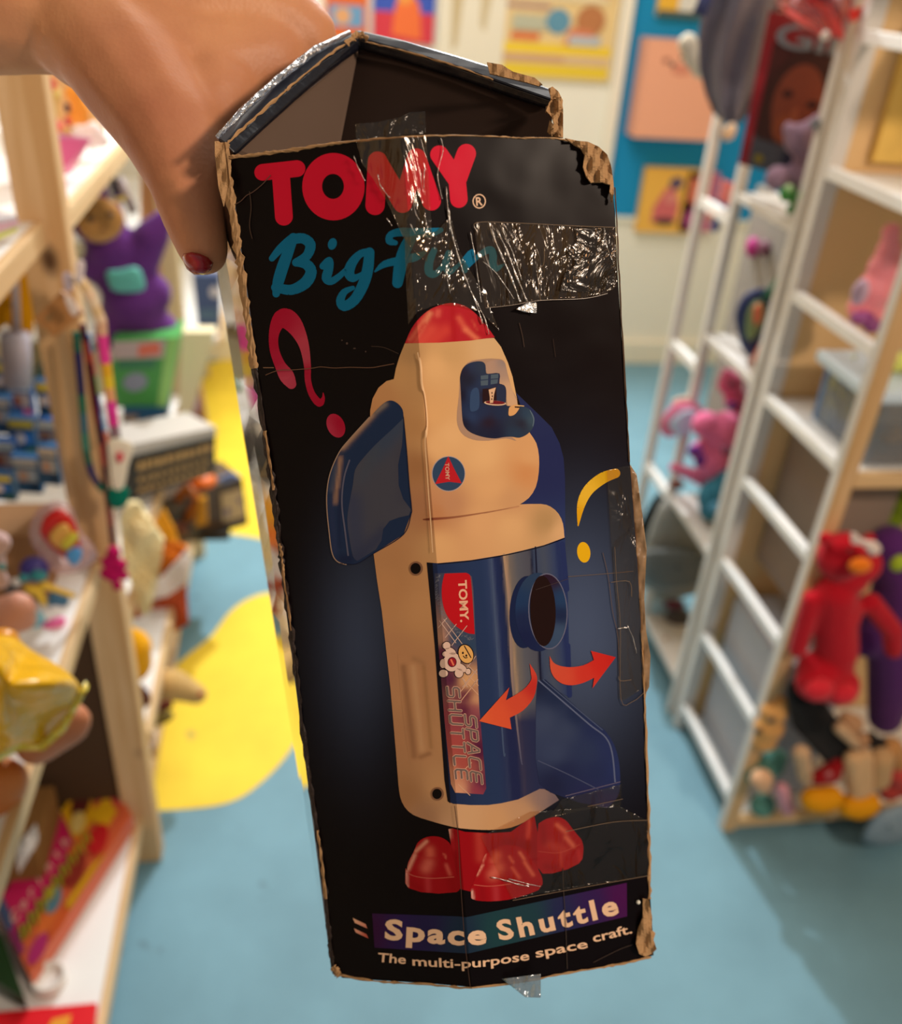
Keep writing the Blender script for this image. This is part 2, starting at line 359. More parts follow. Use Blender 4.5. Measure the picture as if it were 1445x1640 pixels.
def pouch(name, y, loop, th, m, parent=None, label=None, **kw):
    """a soft padded shape from an outline"""
    cx_ = sum(p[0] for p in loop) / len(loop); cy_ = sum(p[1] for p in loop) / len(loop); L = cat(loop, 4, True); n = len(L); g = VB(); vs = []
    sc = ((1, .35), (.97, .75), (.75, 1), (.4, 1.1), (.05, 1.12))
    for sgn in (-1, 1):
        for s_, d in sc: vs += [P(cx_ + (x - cx_) * s_, cy_ + (yy - cy_) * s_, y + sgn * th * d * .5)[0] for x, yy in L]
    R_ = len(sc); fs = []
    for h in (0, 1):
        for r_ in range(R_ - 1):
            for i in range(n):
                q = (h * R_ * n + r_ * n + i, h * R_ * n + r_ * n + (i + 1) % n, h * R_ * n + (r_ + 1) * n + (i + 1) % n, h * R_ * n + (r_ + 1) * n + i); fs.append(q if h else q[::-1])
        fs.append(tuple(h * R_ * n + (R_ - 1) * n + i for i in range(n)))
    fs += [(i, (i + 1) % n, R_ * n + (i + 1) % n, R_ * n + i) for i in range(n)]
    return obj(name, g.add(vs, fs), m, parent, smooth=True, label=label, **kw)
# ------------------------------------------------------------------ things on and by the back wall
def wq(x0, y0, x1, y1, y=3.6, tilt=0):
    """quad for a card hanging on the back wall from pixel corners (left-top, right-bottom)"""
    a = ony(x0, y0, y); b = ony(x1, y1, y); return [Vector((a.x, y, b.z)), Vector((b.x, y, b.z)), Vector((b.x, y, a.z)), Vector((a.x, y, a.z))]
card('picture_book', wq(522, -60, 588, 62, 3.64), .02, '#d8682c', [('r', .05, .62, .95, .97, '#c83a28'), ('r', .12, .68, .88, .9, '#ef8a3a'), ('r', .08, .15, .9, .45, '#6a9ac0'), ('e', .4, .3, .2, .12, '#d8a070')], label='orange picture book standing at the back, left of the blue one', cat='book', group=None)
card('picture_book', wq(600, -60, 694, 72, 3.64), .02, '#3a56b4', [('r', 0, 0, 1, .4, '#cf3a48'), ('p', [(.3, .1), (.8, .05), (.75, .5), (.55, .75), (.35, .5)], '#e8703a'), ('e', .5, .62, .13, .12, '#e89a48'), ('r', .02, .93, .98, .99, '#b03a6a')], label='blue and red picture book with an orange figure, standing at the back', cat='book')
card('hanging_towel', wq(708, -80, 800, 150, 3.64), .02, '#e8dfca', [('p', [(.15, 1), (.4, 1), (.3, .35), (.22, .3)], '#c8b48c'), ('p', [(.6, 1), (.85, 1), (.7, .45), (.62, .5)], '#cdbb96')], label='pale cream cloth hanging on the back wall', cat='cloth')
pq_ = wq(800, -90, 975, 132, 3.645)
card('wall_poster', pq_, .015, '#e6c88e', [('r', .02, .02, .98, .12, '#e8c838'), ('r', .02, .20, .98, .28, '#f0cc34'), ('r', .03, .12, .97, .20, '#d8b890'), ('r', .1, .14, .6, .18, '#c89878'), ('e', .52, .46, .1, .1, '#5f93ac'), ('r', .15, .30, .38, .36, '#e07a48'), ('r', .1, .55, .45, .58, '#a8848a'), ('e', .78, .48, .12, .12, '#b8784c'), ('p', [(.58, .28), (.8, .28), (.82, .40), (.62, .42)], '#d8805c'),
     ('r', .62, .28, .88, .36, '#b8bcc0'), ('r', .08, .62, .9, .72, '#ead8b0'), ('e', .6, .78, .16, .1, '#a46a44'), ('e', .86, .72, .08, .05, '#dc8a70'), ('r', .15, .38, .42, .5, '#b9b8a0')], label='cream and yellow poster with a busy picture, next to the white trim', cat='poster')
card('peach_box', wq(1040, 62, 1140, 226, 3.56), .10, '#eda98a', [('e', .45, .72, .12, .06, '#d88a72'), ('e', .25, .8, .05, .03, '#a86a5a')], label='peach coloured box standing out from the blue wall', cat='box')
card('yellow_card', wq(1036, 268, 1102, 374, 3.63), .03, '#f0b64e', [('p', [(.25, .15), (.7, .15), (.72, .45), (.6, .72), (.42, .7), (.25, .4)], '#d4686a'), ('e', .6, .78, .13, .1, '#5c4c66'), ('e', .5, .18, .2, .06, '#4e3038'), ('e', .55, .55, .12, .08, '#e08a7e')], label='yellow picture card with a pink figure on the blue wall', cat='card')
card('pink_card', wq(1104, 276, 1135, 372, 3.63), .03, '#c86a84', [('r', .1, .5, .6, .9, '#dc7a5c'), ('r', .1, .1, .8, .35, '#a84a7c')], label='narrow pink card beside the yellow card', cat='card')
card('comic_book', wq(1066, -60, 1122, 30, 3.64), .02, '#e8b63c', [('r', .45, 0, 1, .7, '#dcdcd4'), ('r', .0, .0, 1, .12, '#4a5a58')], label='yellow and white comic at the top of the blue wall', cat='book')

# ------------------------------------------------------------------ right side: things on the far rack
coat = thing('hanging_coat', 'slate blue cloth bag hanging at the top of the far rack', 'bag', P(1180, 190, 1.78)[0])
cg = VB(); NC = 18; rows = [(-70, 1130, 1262), (0, 1128, 1252), (60, 1118, 1238), (110, 1120, 1226), (150, 1130, 1214), (180, 1142, 1200), (197, 1160, 1188)]
for sgn in (0, 1):
    base_ = len(cg.v)
    vs = []
    for (yy, xa, xb) in rows:
        for i in range(NC + 1):
            u = i / NC; x = xa + (xb - xa) * u; vs.append(P(x, yy, 1.74 - (.05 * math.sin(PI * u) + .012 * math.sin(u * 17 + yy * .02)) * (1 if sgn == 0 else -1))[0])
    fs = [(j * (NC + 1) + i, j * (NC + 1) + i + 1, (j + 1) * (NC + 1) + i + 1, (j + 1) * (NC + 1) + i) for j in range(len(rows) - 1) for i in range(NC)]
    cg.add(vs, [f[::-1] for f in fs] if sgn == 0 else fs)
obj('cloth', cg, mat('#77727f', .9, .15, bump=(40, .004)), coat, smooth=True)
obj('strap', tube([P(1138, -60, 1.72)[0], P(1130, 0, 1.68)[0], P(1120, 24, 1.68)[0]], .012), mat('#3a4168', .8, .2), coat, smooth=True, label='dark blue strap')
wp = thing('plush_puppy', 'off white plush puppy head peeking out left of the slate bag', 'plush toy', P(1100, 110, 1.95)[0])
plushpart('head', 1.9, [(1102, 70, 17), (1112, 90, 20), (1122, 110, 16)], plushmat('#cfc6b2'), wp); balls('eye', 1.87, [(1078, 104, 4), (1092, 92, 3)], mat('#3a3430', .3, .5), wp)
plushpart('paw', 1.9, [(1166, 214, 13), (1172, 206, 10)], plushmat('#d8b898'), wp, label='tan paw')
# magazine: red border, grey title, a portrait
mq = [P(1183, 262, 1.66)[0], P(1300, 292, 1.60)[0], P(1378, 36, 1.60)[0], P(1232, 18, 1.66)[0]]
card('magazine', mq, .012, '#4a1f1c', [('r', 0, 0, .12, 1, '#8c1c28'), ('r', 0, .82, 1, 1, '#8a2024'), ('r', .12, 0, 1, .22, '#4a4c56'), ('p', [(.16, .2), (.95, .18), (1, .6), (.85, .8), (.45, .82), (.2, .62), (.12, .4)], '#3c1c16'), ('e', .56, .46, .30, .26, '#7c3c28'), ('e', .50, .30, .18, .1, '#8a4628'), ('e', .42, .52, .07, .025, '#3a1a16'), ('e', .74, .48, .07, .025, '#3a1a16'), ('e', .56, .40, .04, .05, '#9a5236'), ('e', .52, .28, .09, .018, '#6c2420'),
    ('r', .55, .04, .8, .16, '#22263e'), ('e', .25, .07, .06, .03, '#8a7a20'), ('t', 'Girl', .13, .80, .15, '#77808c', .95)], label='magazine with a large portrait and grey title, standing on the far rack', cat='magazine')
gb = thing('gift_bow', 'crumpled red and clear gift wrap on top of the magazine', 'gift wrap', P(1320, 60, 1.5)[0])
def crumple(name, y, loop, m, parent, amp=.02, seed=1, label=None, cell=10):
    r = random.Random(seed); b = bmesh.new(); bv = [b.verts.new((x, yy, 0)) for x, yy in loop]
    for t in tessellate_polygon([[Vector((x, yy, 0)) for x, yy in loop]]): b.faces.new([bv[i] for i in t])
    for ax in (0, 1):
        vals = [p[ax] for p in loop]; v = min(vals) + cell
        while v < max(vals): bmesh.ops.bisect_plane(b, geom=b.verts[:] + b.edges[:] + b.faces[:], dist=1e-4, plane_co=(v, v, 0), plane_no=(1, 0, 0) if ax == 0 else (0, 1, 0)); v += cell
    b.verts.index_update(); vs = [P(v.co.x, v.co.y, y + amp * (math.sin(v.co.x * .09 + seed) * math.cos(v.co.y * .07 + seed * 2) + r.uniform(-.35, .35)))[0] for v in b.verts]
    fs = [[v.index for v in f.verts] for f in b.faces]; K = len(vs); be = [(e.verts[0].index, e.verts[1].index) for e in b.edges if len(e.link_faces) == 1]; b.free()
    g = VB().add(vs + [p + Vector((0, amp * .5 + .003, 0)) for p in vs], fs + [[K + i for i in f[::-1]] for f in fs] + [(a, c, K + c, K + a) for a, c in be])
    return obj(name, g, m, parent, label=label)
crumple('wrap', 1.50, [(1250, -40), (1380, -40), (1392, 10), (1380, 30), (1350, 60), (1325, 62), (1290, 45), (1252, 14)], clear_mat('clear_wrap', '#f0c0b8', .3, .15, (30, .02), .35, '#c8605a'), gb, .03, 3)
for k, (q, h) in enumerate((([(1255, 8), (1262, 22), (1325, 62), (1318, 48)], '#e0605c'), ([(1300, 0), (1330, 10), (1352, 50), (1350, 66), (1338, 56), (1320, 20)], '#d84a44'), ([(1362, 18), (1385, 10), (1388, 22), (1366, 36)], '#dc2c1c'), ([(1270, -30), (1310, -10), (1318, 12), (1300, 6)], '#b82830'))): crumple('ribbon', 1.46, q, mat(h, .3, .4), gb, .008, k, cell=8)
obj('bead', ball(P(1322, 57, 1.44)[0], .0075), mat('#ead8cc', .1, .8), gb, smooth=True, label='pearly white bead')
lp = thing('plush_toy', 'dusky lilac plush toy slumped in front of the magazine', 'plush toy', P(1290, 300, 1.55)[0])
plushpart('body', 1.55, [(1280, 222, 26), (1300, 250, 30), (1262, 205, 12), (1245, 285, 22), (1290, 285, 34), (1310, 200, 20)], plushmat('#8a7084'), lp, .008)
balls('patch', 1.50, [(1306, 198, 9), (1314, 212, 7)], mat('#7e7f84', .7, .2), lp); balls('bow', 1.50, [(1322, 205, 8, 14)], mat('#a0305c', .6, .3), lp)
gt = thing('green_toy', 'shiny green toy on the far rack beside the near upright', 'toy', P(1275, 340, 1.52)[0])
balls('body', 1.52, [(1262, 310, 14), (1280, 325, 16), (1268, 335, 9)], mat('#3d8a35', .2, .6), gt); balls('cap', 1.50, [(1264, 300, 5), (1284, 312, 4)], mat('#bfe0a8', .1, .8), gt)
card('small_print', [P(1153, 322, 1.80)[0], P(1182, 340, 1.80)[0], P(1190, 300, 1.80)[0], P(1160, 288, 1.80)[0]], .01, '#e47a78', [('e', .5, .5, .2, .3, '#f0a090')], label='small pink and coral card on the far rack side ledge', cat='card')
tb = thing('toy_figure', 'little blue and orange toy figure between the thin uprights', 'toy', P(1140, 372, 1.83)[0])
balls('body', 1.83, [(1146, 362, 8, 10)], mat('#56609c', .5, .3), tb); balls('head', 1.83, [(1138, 348, 6)], mat('#d8a080', .5, .3), tb)
mg = thing('magenta_clip', 'magenta and brown heart clip on the grey inner side', 'clip', onx(1215, 395, .945))
obj('clip_half', ball(onx(1205, 396, .945), (.012, .022, .022)), mat('#b0307c', .5, .3), mg, smooth=True); obj('clip_half', ball(onx(1224, 398, .945), (.012, .018, .018)), mat('#7a4a5c', .5, .3), mg, smooth=True)
cs = thing('pencil_case', 'navy rainbow-trimmed case leaning on the grey inner side', 'case', P(1200, 570, 1.60)[0])
pouch('case_shell', 1.60, [(1178, 500), (1195, 470), (1225, 462), (1240, 485), (1232, 530), (1205, 570), (1190, 560), (1182, 535)], .03, mat('#3d4674', .6, .3), cs)
pouch('case_trim', 1.575, [(1198, 500), (1212, 482), (1226, 490), (1222, 520), (1204, 545), (1194, 535)], .02, mat('#8aa070', .6, .3), cs, label='yellow green panel'); pouch('case_trim', 1.565, [(1208, 492), (1220, 488), (1220, 512), (1208, 520)], .02, mat('#e07a5a', .6, .3), cs, label='orange panel')
gt2 = thing('green_ribbon', 'dark green cord hanging over the navy case', 'cord', P(1240, 470, 1.56)[0]); obj('cord', tube([P(1262, 425, 1.56)[0], P(1245, 455, 1.56)[0], P(1225, 478, 1.56)[0]], .008), mat('#2f6a50', .7, .2), gt2, smooth=True)
ot = thing('coral_toy', 'coral pink stick toy below the navy case', 'toy', P(1215, 590, 1.55)[0]); obj('stick', tube([P(1240, 530, 1.55)[0], P(1222, 560, 1.55)[0], P(1210, 582, 1.55)[0]], .011), mat('#e58068', .5, .3), ot, smooth=True)

m_pink = plushmat('#e8729c')
pk1 = thing('pink_plush', 'bright pink plush toy with purple nose, on the far rack', 'plush toy', P(1150, 790, 1.70)[0])
plushpart('body', 1.66, [(1160, 690, 34), (1130, 680, 24), (1145, 735, 34), (1165, 745, 28), (1120, 722, 18)], m_pink, pk1, .007)
plushpart('arm', 1.70, [(1078, 748, 8, 1120, 764, 13), (1120, 764, 13, 1140, 780, 10)], plushmat('#f284a8'), pk1)
balls('nose', 1.60, [(1113, 722, 13, 10), (1122, 738, 9, 12)], mat('#6d2f84', .8, .2), pk1); balls('eye', 1.58, [(1163, 722, 8)], mat('#6c2c4c', .3, .5), pk1); balls('foot_pad', 1.66, [(1084, 776, 13, 9)], mat('#7c5048', .9, .1), pk1, label='brown foot pad')
pk2 = thing('pink_plush', 'smaller pink plush toy sitting behind and above the bigger one', 'plush toy', P(1180, 660, 1.80)[0])
plushpart('head', 1.74, [(1170, 614, 22), (1178, 640, 20), (1186, 655, 14), (1165, 600, 12)], plushmat('#e06a90'), pk2, .007); balls('eye', 1.68, [(1171, 616, 6)], mat('#6c2c4c', .3, .5), pk2); balls('nose', 1.68, [(1174, 650, 11, 7)], mat('#6d3a84', .8, .2), pk2)
pc2 = thing('pink_purse', 'small pink purse with a pale blue tag, poking past the thin uprights', 'purse', P(1080, 695, 1.75)[0])
pouch('purse', 1.75, [(1062, 668), (1085, 645), (1118, 648), (1125, 662), (1105, 690), (1072, 700), (1058, 690)], .035, mat('#f080a0', .6, .3), pc2); pouch('tag', 1.72, [(1072, 680), (1092, 660), (1112, 656), (1120, 666), (1106, 690), (1090, 700)], .015, mat('#c4e4f4', .3, .5), pc2, label='pale blue tag'); pouch('frill', 1.76, [(1078, 640), (1100, 634), (1112, 642), (1098, 650), (1080, 652)], .02, mat('#e8dcc0', .7, .2), pc2)
tl = thing('teal_plush', 'round teal plush toy under the bright pink one', 'plush toy', P(1145, 830, 1.62)[0])
plushpart('body', 1.62, [(1150, 795, 34), (1168, 770, 24), (1142, 815, 24)], plushmat('#3a7d96'), tl, .007); balls('nose', 1.56, [(1146, 812, 12, 9)], mat('#5a9cc0', .7, .2), tl)
gc = thing('grey_bag', 'grey fabric bag with dark folds on the lowest level of the far rack', 'bag', P(1080, 960, 1.75)[0])
pouch('bag_body', 1.80, [(1062, 800), (1100, 800), (1135, 860), (1140, 930), (1100, 955), (1050, 950), (1020, 925), (1030, 880)], .16, mat('#8e8e88', .9, .15, bump=(30, .004)), gc)
pouch('bag_flap', 1.70, [(1030, 885), (1080, 880), (1130, 890), (1135, 925), (1095, 940), (1040, 935)], .05, mat('#6d7170', .9, .15), gc, label='darker grey flap')
bb = thing('black_bag', 'black bag leaning behind the grey one', 'bag', P(1040, 880, 1.98)[0]); pouch('bag_body', 2.02, [(1020, 860), (1045, 800), (1070, 790), (1066, 850), (1040, 900)], .08, mat('#1c201f', .8, .2), bb)
wt = thing('white_box', 'small white tub beside the torn carton edge, on the floor', 'tub', P(1050, 1000, 1.98)[0])
obj('tub_body', lathe([(.045, 0), (.05, .07), (.052, .09), (.035, .1)], onz(1052, 985)), mat('#bfc9c6', .4, .4), wt, smooth=True)
dt = thing('dark_plush', 'dark grey plush toy with a maroon collar, low on the far rack', 'plush toy', P(1085, 1030, 1.68)[0])
plushpart('body', 1.72, [(1085, 990, 22), (1075, 1025, 22), (1092, 1050, 16)], plushmat('#55504f'), dt, .008); balls('collar', 1.66, [(1080, 968, 18, 6)], mat('#5c2c34', .8, .2), dt); balls('charm', 1.64, [(1066, 1022, 4), (1088, 1034, 3)], mat('#c8a88c', .3, .5), dt)

# ------------------------------------------------------------------ right side: things on the near rack
pj = thing('pink_bottle', 'frosted pink bear shaped bottle on the near rack', 'bottle', P(1395, 510, 1.25)[0])
M_pj = mat('#f0909a', .25, .5, sss=.3)
remesh(obj('bottle', plush_mesh(1.30, [(1428, 372, 17), (1425, 400, 22), (1418, 430, 30), (1400, 465, 32), (1382, 492, 26), (1398, 505, 24)]), M_pj, pj, smooth=True), .005, 4)
balls('bottle_base', 1.27, [(1382, 510, 22, 12), (1398, 522, 16, 12)], mat('#8c3a7c', .3, .5), pj, label='purple liquid at the bottom'); balls('panel', 1.255, [(1378, 468, 15, 22)], mat('#c8a8c0', .3, .5), pj, label='pale window')
tt = thing('top_tray', 'white tray edge at the top right of the near rack', 'tray', P(1430, 90, 1.3)[0]); obj('tray', boxg((.90, 1.16, 1.455), (1.2, 1.38, 1.475)), WHT, tt, bevel=.003)
bk = thing('blue_book', 'blue illustrated box leaning behind the pine facing', 'box', P(1322, 690, 1.34)[0])
card('cover', [P(1300, 672, 1.36)[0], P(1328, 700, 1.30)[0], P(1358, 582, 1.30)[0], P(1328, 570, 1.36)[0]], .03, '#5a84b4', [('r', .3, .1, .9, .5, '#88a0a8'), ('r', .1, .6, .5, .9, '#3c6498'), ('e', .6, .7, .25, .12, '#c8c890')], parent=bk)
yl = thing('lime_toy', 'lime green toy with a clear bead on the lidded tub', 'toy', P(1430, 610, 1.24)[0])
balls('body', 1.24, [(1418, 590, 14, 12), (1440, 580, 18, 18), (1462, 590, 16)], mat('#d8dc6c', .4, .4), yl); balls('bead', 1.22, [(1368, 571, 6)], mat('#f0f4e0', .05, .9), yl)
ct = thing('lidded_tub', 'clear tub with a pale blue lid on the pine rail shelf', 'tub', P(1420, 745, 1.24)[0])
obj('tub_body', boxg((P(1366, 740, 1.20)[0].x, 1.17, .846), (1.12, 1.34, .955)), clear_mat('clear_tub', '#ccd4dc', .15, .15, (20, .004), .30, '#9aa0a8'), ct, bevel=.006)
obj('lid', boxg((P(1372, 640, 1.20)[0].x, 1.165, .955), (1.13, 1.345, .975)), mat('#cfe0ec', .2, .5), ct, bevel=.005)
tn = thing('tan_toy', 'tan toy lying inside the clear lidded tub', 'toy', P(1435, 720, 1.26)[0]); plushpart('body', 1.26, [(1428, 700, 16), (1445, 712, 16), (1440, 690, 10)], plushmat('#b88c5c'), tn)
gp = thing('green_plush', 'olive green plush toy on the pine rail shelf, at the frame edge', 'plush toy', P(1440, 830, 1.22)[0])
plushpart('body', 1.26, [(1430, 830, 22), (1450, 805, 28), (1415, 850, 14)], plushmat('#7f9420'), gp, .006)
# red plush: a plain shaggy toy
rd = thing('red_plush', 'shaggy red plush toy with an orange nose slumped on the near rack', 'plush toy', P(1320, 1140, 1.12)[0])
m_red = plushmat('#c01626', .003)
plushpart('body', 1.12, [(1348, 890, 42, 0, 44), (1380, 905, 34), (1360, 925, 34), (1330, 960, 30), (1345, 985, 36, 0, 44), (1338, 950, 34, 1340, 1040, 36), (1340, 1040, 34, 1325, 1090, 38), (1300, 960, 16, 1278, 1040, 15), (1395, 965, 18, 1430, 1010, 18), (1430, 1010, 18, 1432, 1040, 16), (1310, 1090, 38, -.02), (1345, 1100, 34, -.02), (1300, 1065, 24)], m_red, rd, .005)
balls('foot', 1.07, [(1312, 1105, 26, 22), (1352, 1112, 24, 22)], plushmat('#d82c38'), rd); balls('muzzle', 1.07, [(1378, 906, 20, 15)], plushmat('#e8781c'), rd, 'orange muzzle'); plushpart('ear', 1.12, [(1322, 862, 13)], m_red, rd); plushpart('ear', 1.12, [(1392, 862, 12)], m_red, rd); balls('eye', 1.065, [(1362, 882, 4), (1392, 888, 4)], mat('#1c0c0c', .2, .6), rd)
pouch('head_bow', 1.055, [(1366, 852), (1382, 864), (1404, 868), (1412, 882), (1398, 890), (1382, 874), (1364, 870)], .02, mat('#ecd6ca', .7, .2), rd, label='small whitish bow on the head')
pr2 = thing('purple_plush', 'deep purple plush toy behind the red one, with a lime eye patch', 'plush toy', P(1420, 1180, 1.18)[0])
plushpart('body', 1.20, [(1425, 872, 34, 1442, 925, 42), (1442, 925, 42, 1430, 1000, 44), (1430, 1000, 44, 1432, 1070, 42), (1432, 1070, 42, 1418, 1148, 28), (1420, 980, 30, 1385, 1030, 24)], plushmat('#5c2a6c'), pr2, .006)
balls('patch', 1.12, [(1440, 902, 15, 16)], mat('#a8bc2c', .6, .2), pr2)
# two-tone figure with yellow shoes: a plain doll
dl = thing('doll_with_yellow_shoes', 'black and tan stuffed doll with red shorts and round yellow shoes', 'doll', P(1350, 1300, 1.12)[0])
plushpart('body', 1.12, [(1285, 1110, 26, 1300, 1150, 34), (1300, 1150, 34, 1345, 1205, 30)], plushmat('#0f0d0e'), dl, .005)
plushpart('arm', 1.08, [(1284, 1205, 15, 1290, 1245, 13), (1345, 1165, 12, 1370, 1190, 10)], plushmat('#d0a880'), dl); plushpart('arm', 1.10, [(1365, 1160, 20), (1380, 1185, 16), (1355, 1150, 14)], plushmat('#c09068'), dl)
plushpart('leg', 1.07, [(1365, 1215, 15, 1372, 1265, 17), (1385, 1210, 14, 1384, 1262, 16)], plushmat('#dcb080'), dl, label='tan legs'); plushpart('leg', 1.08, [(1410, 1215, 22, 1405, 1245, 22)], plushmat('#caa070'), dl)
plushpart('shorts', 1.08, [(1330, 1238, 20), (1312, 1245, 16), (1342, 1225, 14)], plushmat('#9c1418'), dl); balls('button', 1.03, [(1328, 1240, 6)], mat('#b87070', .4, .4), dl)
for nm, x, y in (('shoe', 1316, 1280), ('shoe', 1375, 1290)): plushpart(nm, 1.06, [(x - 12, y, 23), (x + 12, y - 2, 24), (x, y + 2, 24)], mat('#e89a10', .8, .15, bump=(200, .001)), dl)
wr = thing('wrist_toy', 'small black and tan toy hanging beside the purple one', 'toy', P(1400, 1200, 1.12)[0])
plushpart('body', 1.10, [(1385, 1185, 12, 1410, 1190, 12), (1395, 1178, 10)], plushmat('#1c1412'), wr); plushpart('skirt', 1.10, [(1425, 1200, 24), (1440, 1215, 22)], plushmat('#c48c54'), wr)
tnp = thing('tan_plush', 'small tan plush animal in a teal outfit beside the pine facing', 'plush toy', P(1225, 1300, 1.14)[0])
plushpart('head', 1.14, [(1240, 1140, 24), (1232, 1165, 26), (1225, 1185, 22), (1250, 1125, 14)], plushmat('#dca05c'), tnp, .005)
plushpart('outfit', 1.14, [(1235, 1225, 24), (1215, 1240, 22), (1222, 1290, 22), (1245, 1215, 18)], plushmat('#5a8e80'), tnp, .005, label='teal knitted outfit'); plushpart('belly', 1.10, [(1220, 1248, 20), (1222, 1258, 16)], plushmat('#e0b088'), tnp)
balls('eye', 1.09, [(1236, 1154, 6), (1216, 1171, 6)], mat('#2a1a12', .3, .5), tnp); 
pkf = thing('pink_foot_toy', 'small dusty pink toy between the teal outfit and the yellow shoes', 'toy', P(1258, 1305, 1.10)[0]); plushpart('body', 1.10, [(1252, 1262, 12, 1262, 1295, 13)], plushmat('#dc9aa4'), pkf)
wp2 = thing('white_teal_toy', 'tiny white and teal toy seen between the rack rungs', 'toy', P(1165, 1240, 1.35)[0]); plushpart('body', 1.35, [(1165, 1205, 15), (1162, 1215, 13)], plushmat('#c8ccc4'), wp2, .005); balls('bow', 1.33, [(1174, 1182, 7, 8), (1154, 1245, 10, 13)], mat('#4c9ca4', .7, .2), wp2)
crd = thing('coral_plush', 'coral red plush toy low at the right frame edge', 'plush toy', P(1430, 1290, 1.10)[0]); plushpart('body', 1.12, [(1438, 1240, 22), (1425, 1268, 18), (1450, 1255, 24)], plushmat('#cc4c44'), crd)
gsh = thing('grey_slipper', 'blue grey slipper sticking out under the near rack', 'slipper', P(1420, 1335, 1.06)[0]); pouch('slipper', 1.08, [(1380, 1340), (1400, 1305), (1430, 1290), (1465, 1290), (1470, 1335), (1430, 1352), (1395, 1352)], .07, mat('#8fa0ac', .8, .2), gsh)
blk = thing('black_pouch', 'black pouch behind the rungs of the near rack', 'pouch', P(1200, 1105, 1.38)[0]); pouch('pouch', 1.40, [(1190, 1085), (1212, 1075), (1215, 1105), (1196, 1115)], .05, mat('#15171a', .7, .3), blk)
gb2 = thing('grey_crate', 'pale grey box on a low level of the near rack', 'box', P(1200, 1050, 1.40)[0]); obj('box_body', boxg((.875, 1.20, .046), (1.02, 1.42, .40)), mat('#b4b4ba', .7, .2), gb2, bevel=.004)

# ------------------------------------------------------------------ left side, near unit
def onzq(z, *pts): return [onz(x, y, z) for x, y in pts]
game = thing('board_game', 'colourful board game box lying on the bottom white shelf', 'board game', onz(120, 1400, .124))
q = onzq(.165, (-8, 1452), (48, 1562), (212, 1306), (156, 1216))
card('box_lid', q, .035, '#d8643c', [('p', [(.0, .05), (.0, .95), (.22, .98), (.28, .6), (.26, .05)], '#c84a5c')] if 0 else
    [('r', .22, .0, .52, .70, '#cf6a34'), ('r', .0, .04, .62, .62, '#c8205c'), ('r', .0, .0, .40, .06, '#4c5c80'), ('r', .40, .0, .75, .04, '#8a2c60'), ('e', .78, .22, .10, .10, '#e07030'), ('e', .9, .1, .1, .08, '#b82c70'), ('e', .95, .28, .08, .10, '#d8602c'), ('e', .70, .3, .12, .07, '#5a8090'),
     ('p', [(.02, .60), (.5, .58), (.55, .78), (.2, .84), (.02, .70)], '#e0a818'), ('p', [(.3, .86), (.7, .84), (.75, .97), (.3, .98)], '#cf4a44'), ('p', [(.45, .75), (.8, .78), (.78, .92), (.5, .92)], '#e6b01c'), ('e', .22, .74, .15, .09, '#5c2420'), ('e', .36, .66, .12, .06, '#dcc070'), ('e', .78, .72, .15, .09, '#c82024'), ('e', .58, .58, .10, .10, '#d8602c'), ('e', .72, .50, .16, .10, '#8c2c20'), ('p', [(.9, .35), (1, .35), (1, .72), (.92, .6)], '#dca414'), ('e', .4, .95, .16, .04, '#557e94'), ('e', .62, .30, .05, .05, '#b8a028')],
     parent=game)
lt = VB()
for i, ch in enumerate('Corinth'): 
    vs, fs, w = text_mesh(ch, .03)
    u0 = .04 + .0 * i
    for_u = [(0.30 - 0.0 * i)]
    base_p = .04 + i * .078
    def pt2(x, y): return (q[0] * (1 - x) + q[1] * x) * (1 - y) + (q[3] * (1 - x) + q[2] * x) * y + Vector((0, 0, .006))
    lt.add([pt2(.42 - v[1] * .13, base_p + v[0] * .062) for v in vs], fs)
lt.v = lt.v
bpy.data.objects.remove(bpy.data.objects['scratch']) if 'scratch' in bpy.data.objects else None
for_obj = obj('game_title', lt, mat('#e8b4a4', .4, .3), game, label='pale pink title letters')
lw = VB()
for k in range(9): y = .05 + k * .072; lw = tube([pt2(.66, y), pt2(.52, y + .02), pt2(.58, y + .05), pt2(.70, y + .04)], .0028, lw, n=6)
obj('game_script', lw, mat('#9c9a24', .4, .3), game, label='olive script lettering')
rl = thing('round_container', 'round white plastic lid in front of the board game', 'lid', onz(80, 1570, .124))
obj('lid', lathe([(.018, 0), (.0245, .002), (.0255, .018), (.024, .022), (.0205, .021), (.019, .012), (.0, .012)], onz(80, 1575, .124)), mat('#e8e2d8', .4, .4), rl, smooth=True)
card('red_booklet', onzq(.138, (-20, 1665), (148, 1665), (155, 1606), (-20, 1622)), .012, '#e01420', [('p', [(.55, .2), (.75, .3), (.78, .7), (.6, .6)], '#e89a2c')], label='bright red booklet at the bottom left corner', cat='booklet')
card('green_box', onzq(.17, (-30, 1470), (-25, 1560), (40, 1600), (5, 1500)), .03, '#1e3a18', [], label='dark green box beside the board game', cat='box')
pbx = thing('brown_box', 'brown cardboard box behind the board game, in shadow', 'box', onz(70, 1330, .124)); obj('box_body', boxg((-.62, 1.03, .125), (-.44, 1.16, .24)), mat('#8a6236', .8, .1), pbx, bevel=.003)
pap = thing('white_paper', 'crumpled white paper behind the board game', 'paper', onz(40, 1350, .15)); crumple('paper', 1.0, [(25, 1360), (55, 1325), (60, 1350), (30, 1400)], mat('#e6e0dc', .7, .2), pap, .01, 4, cell=8)

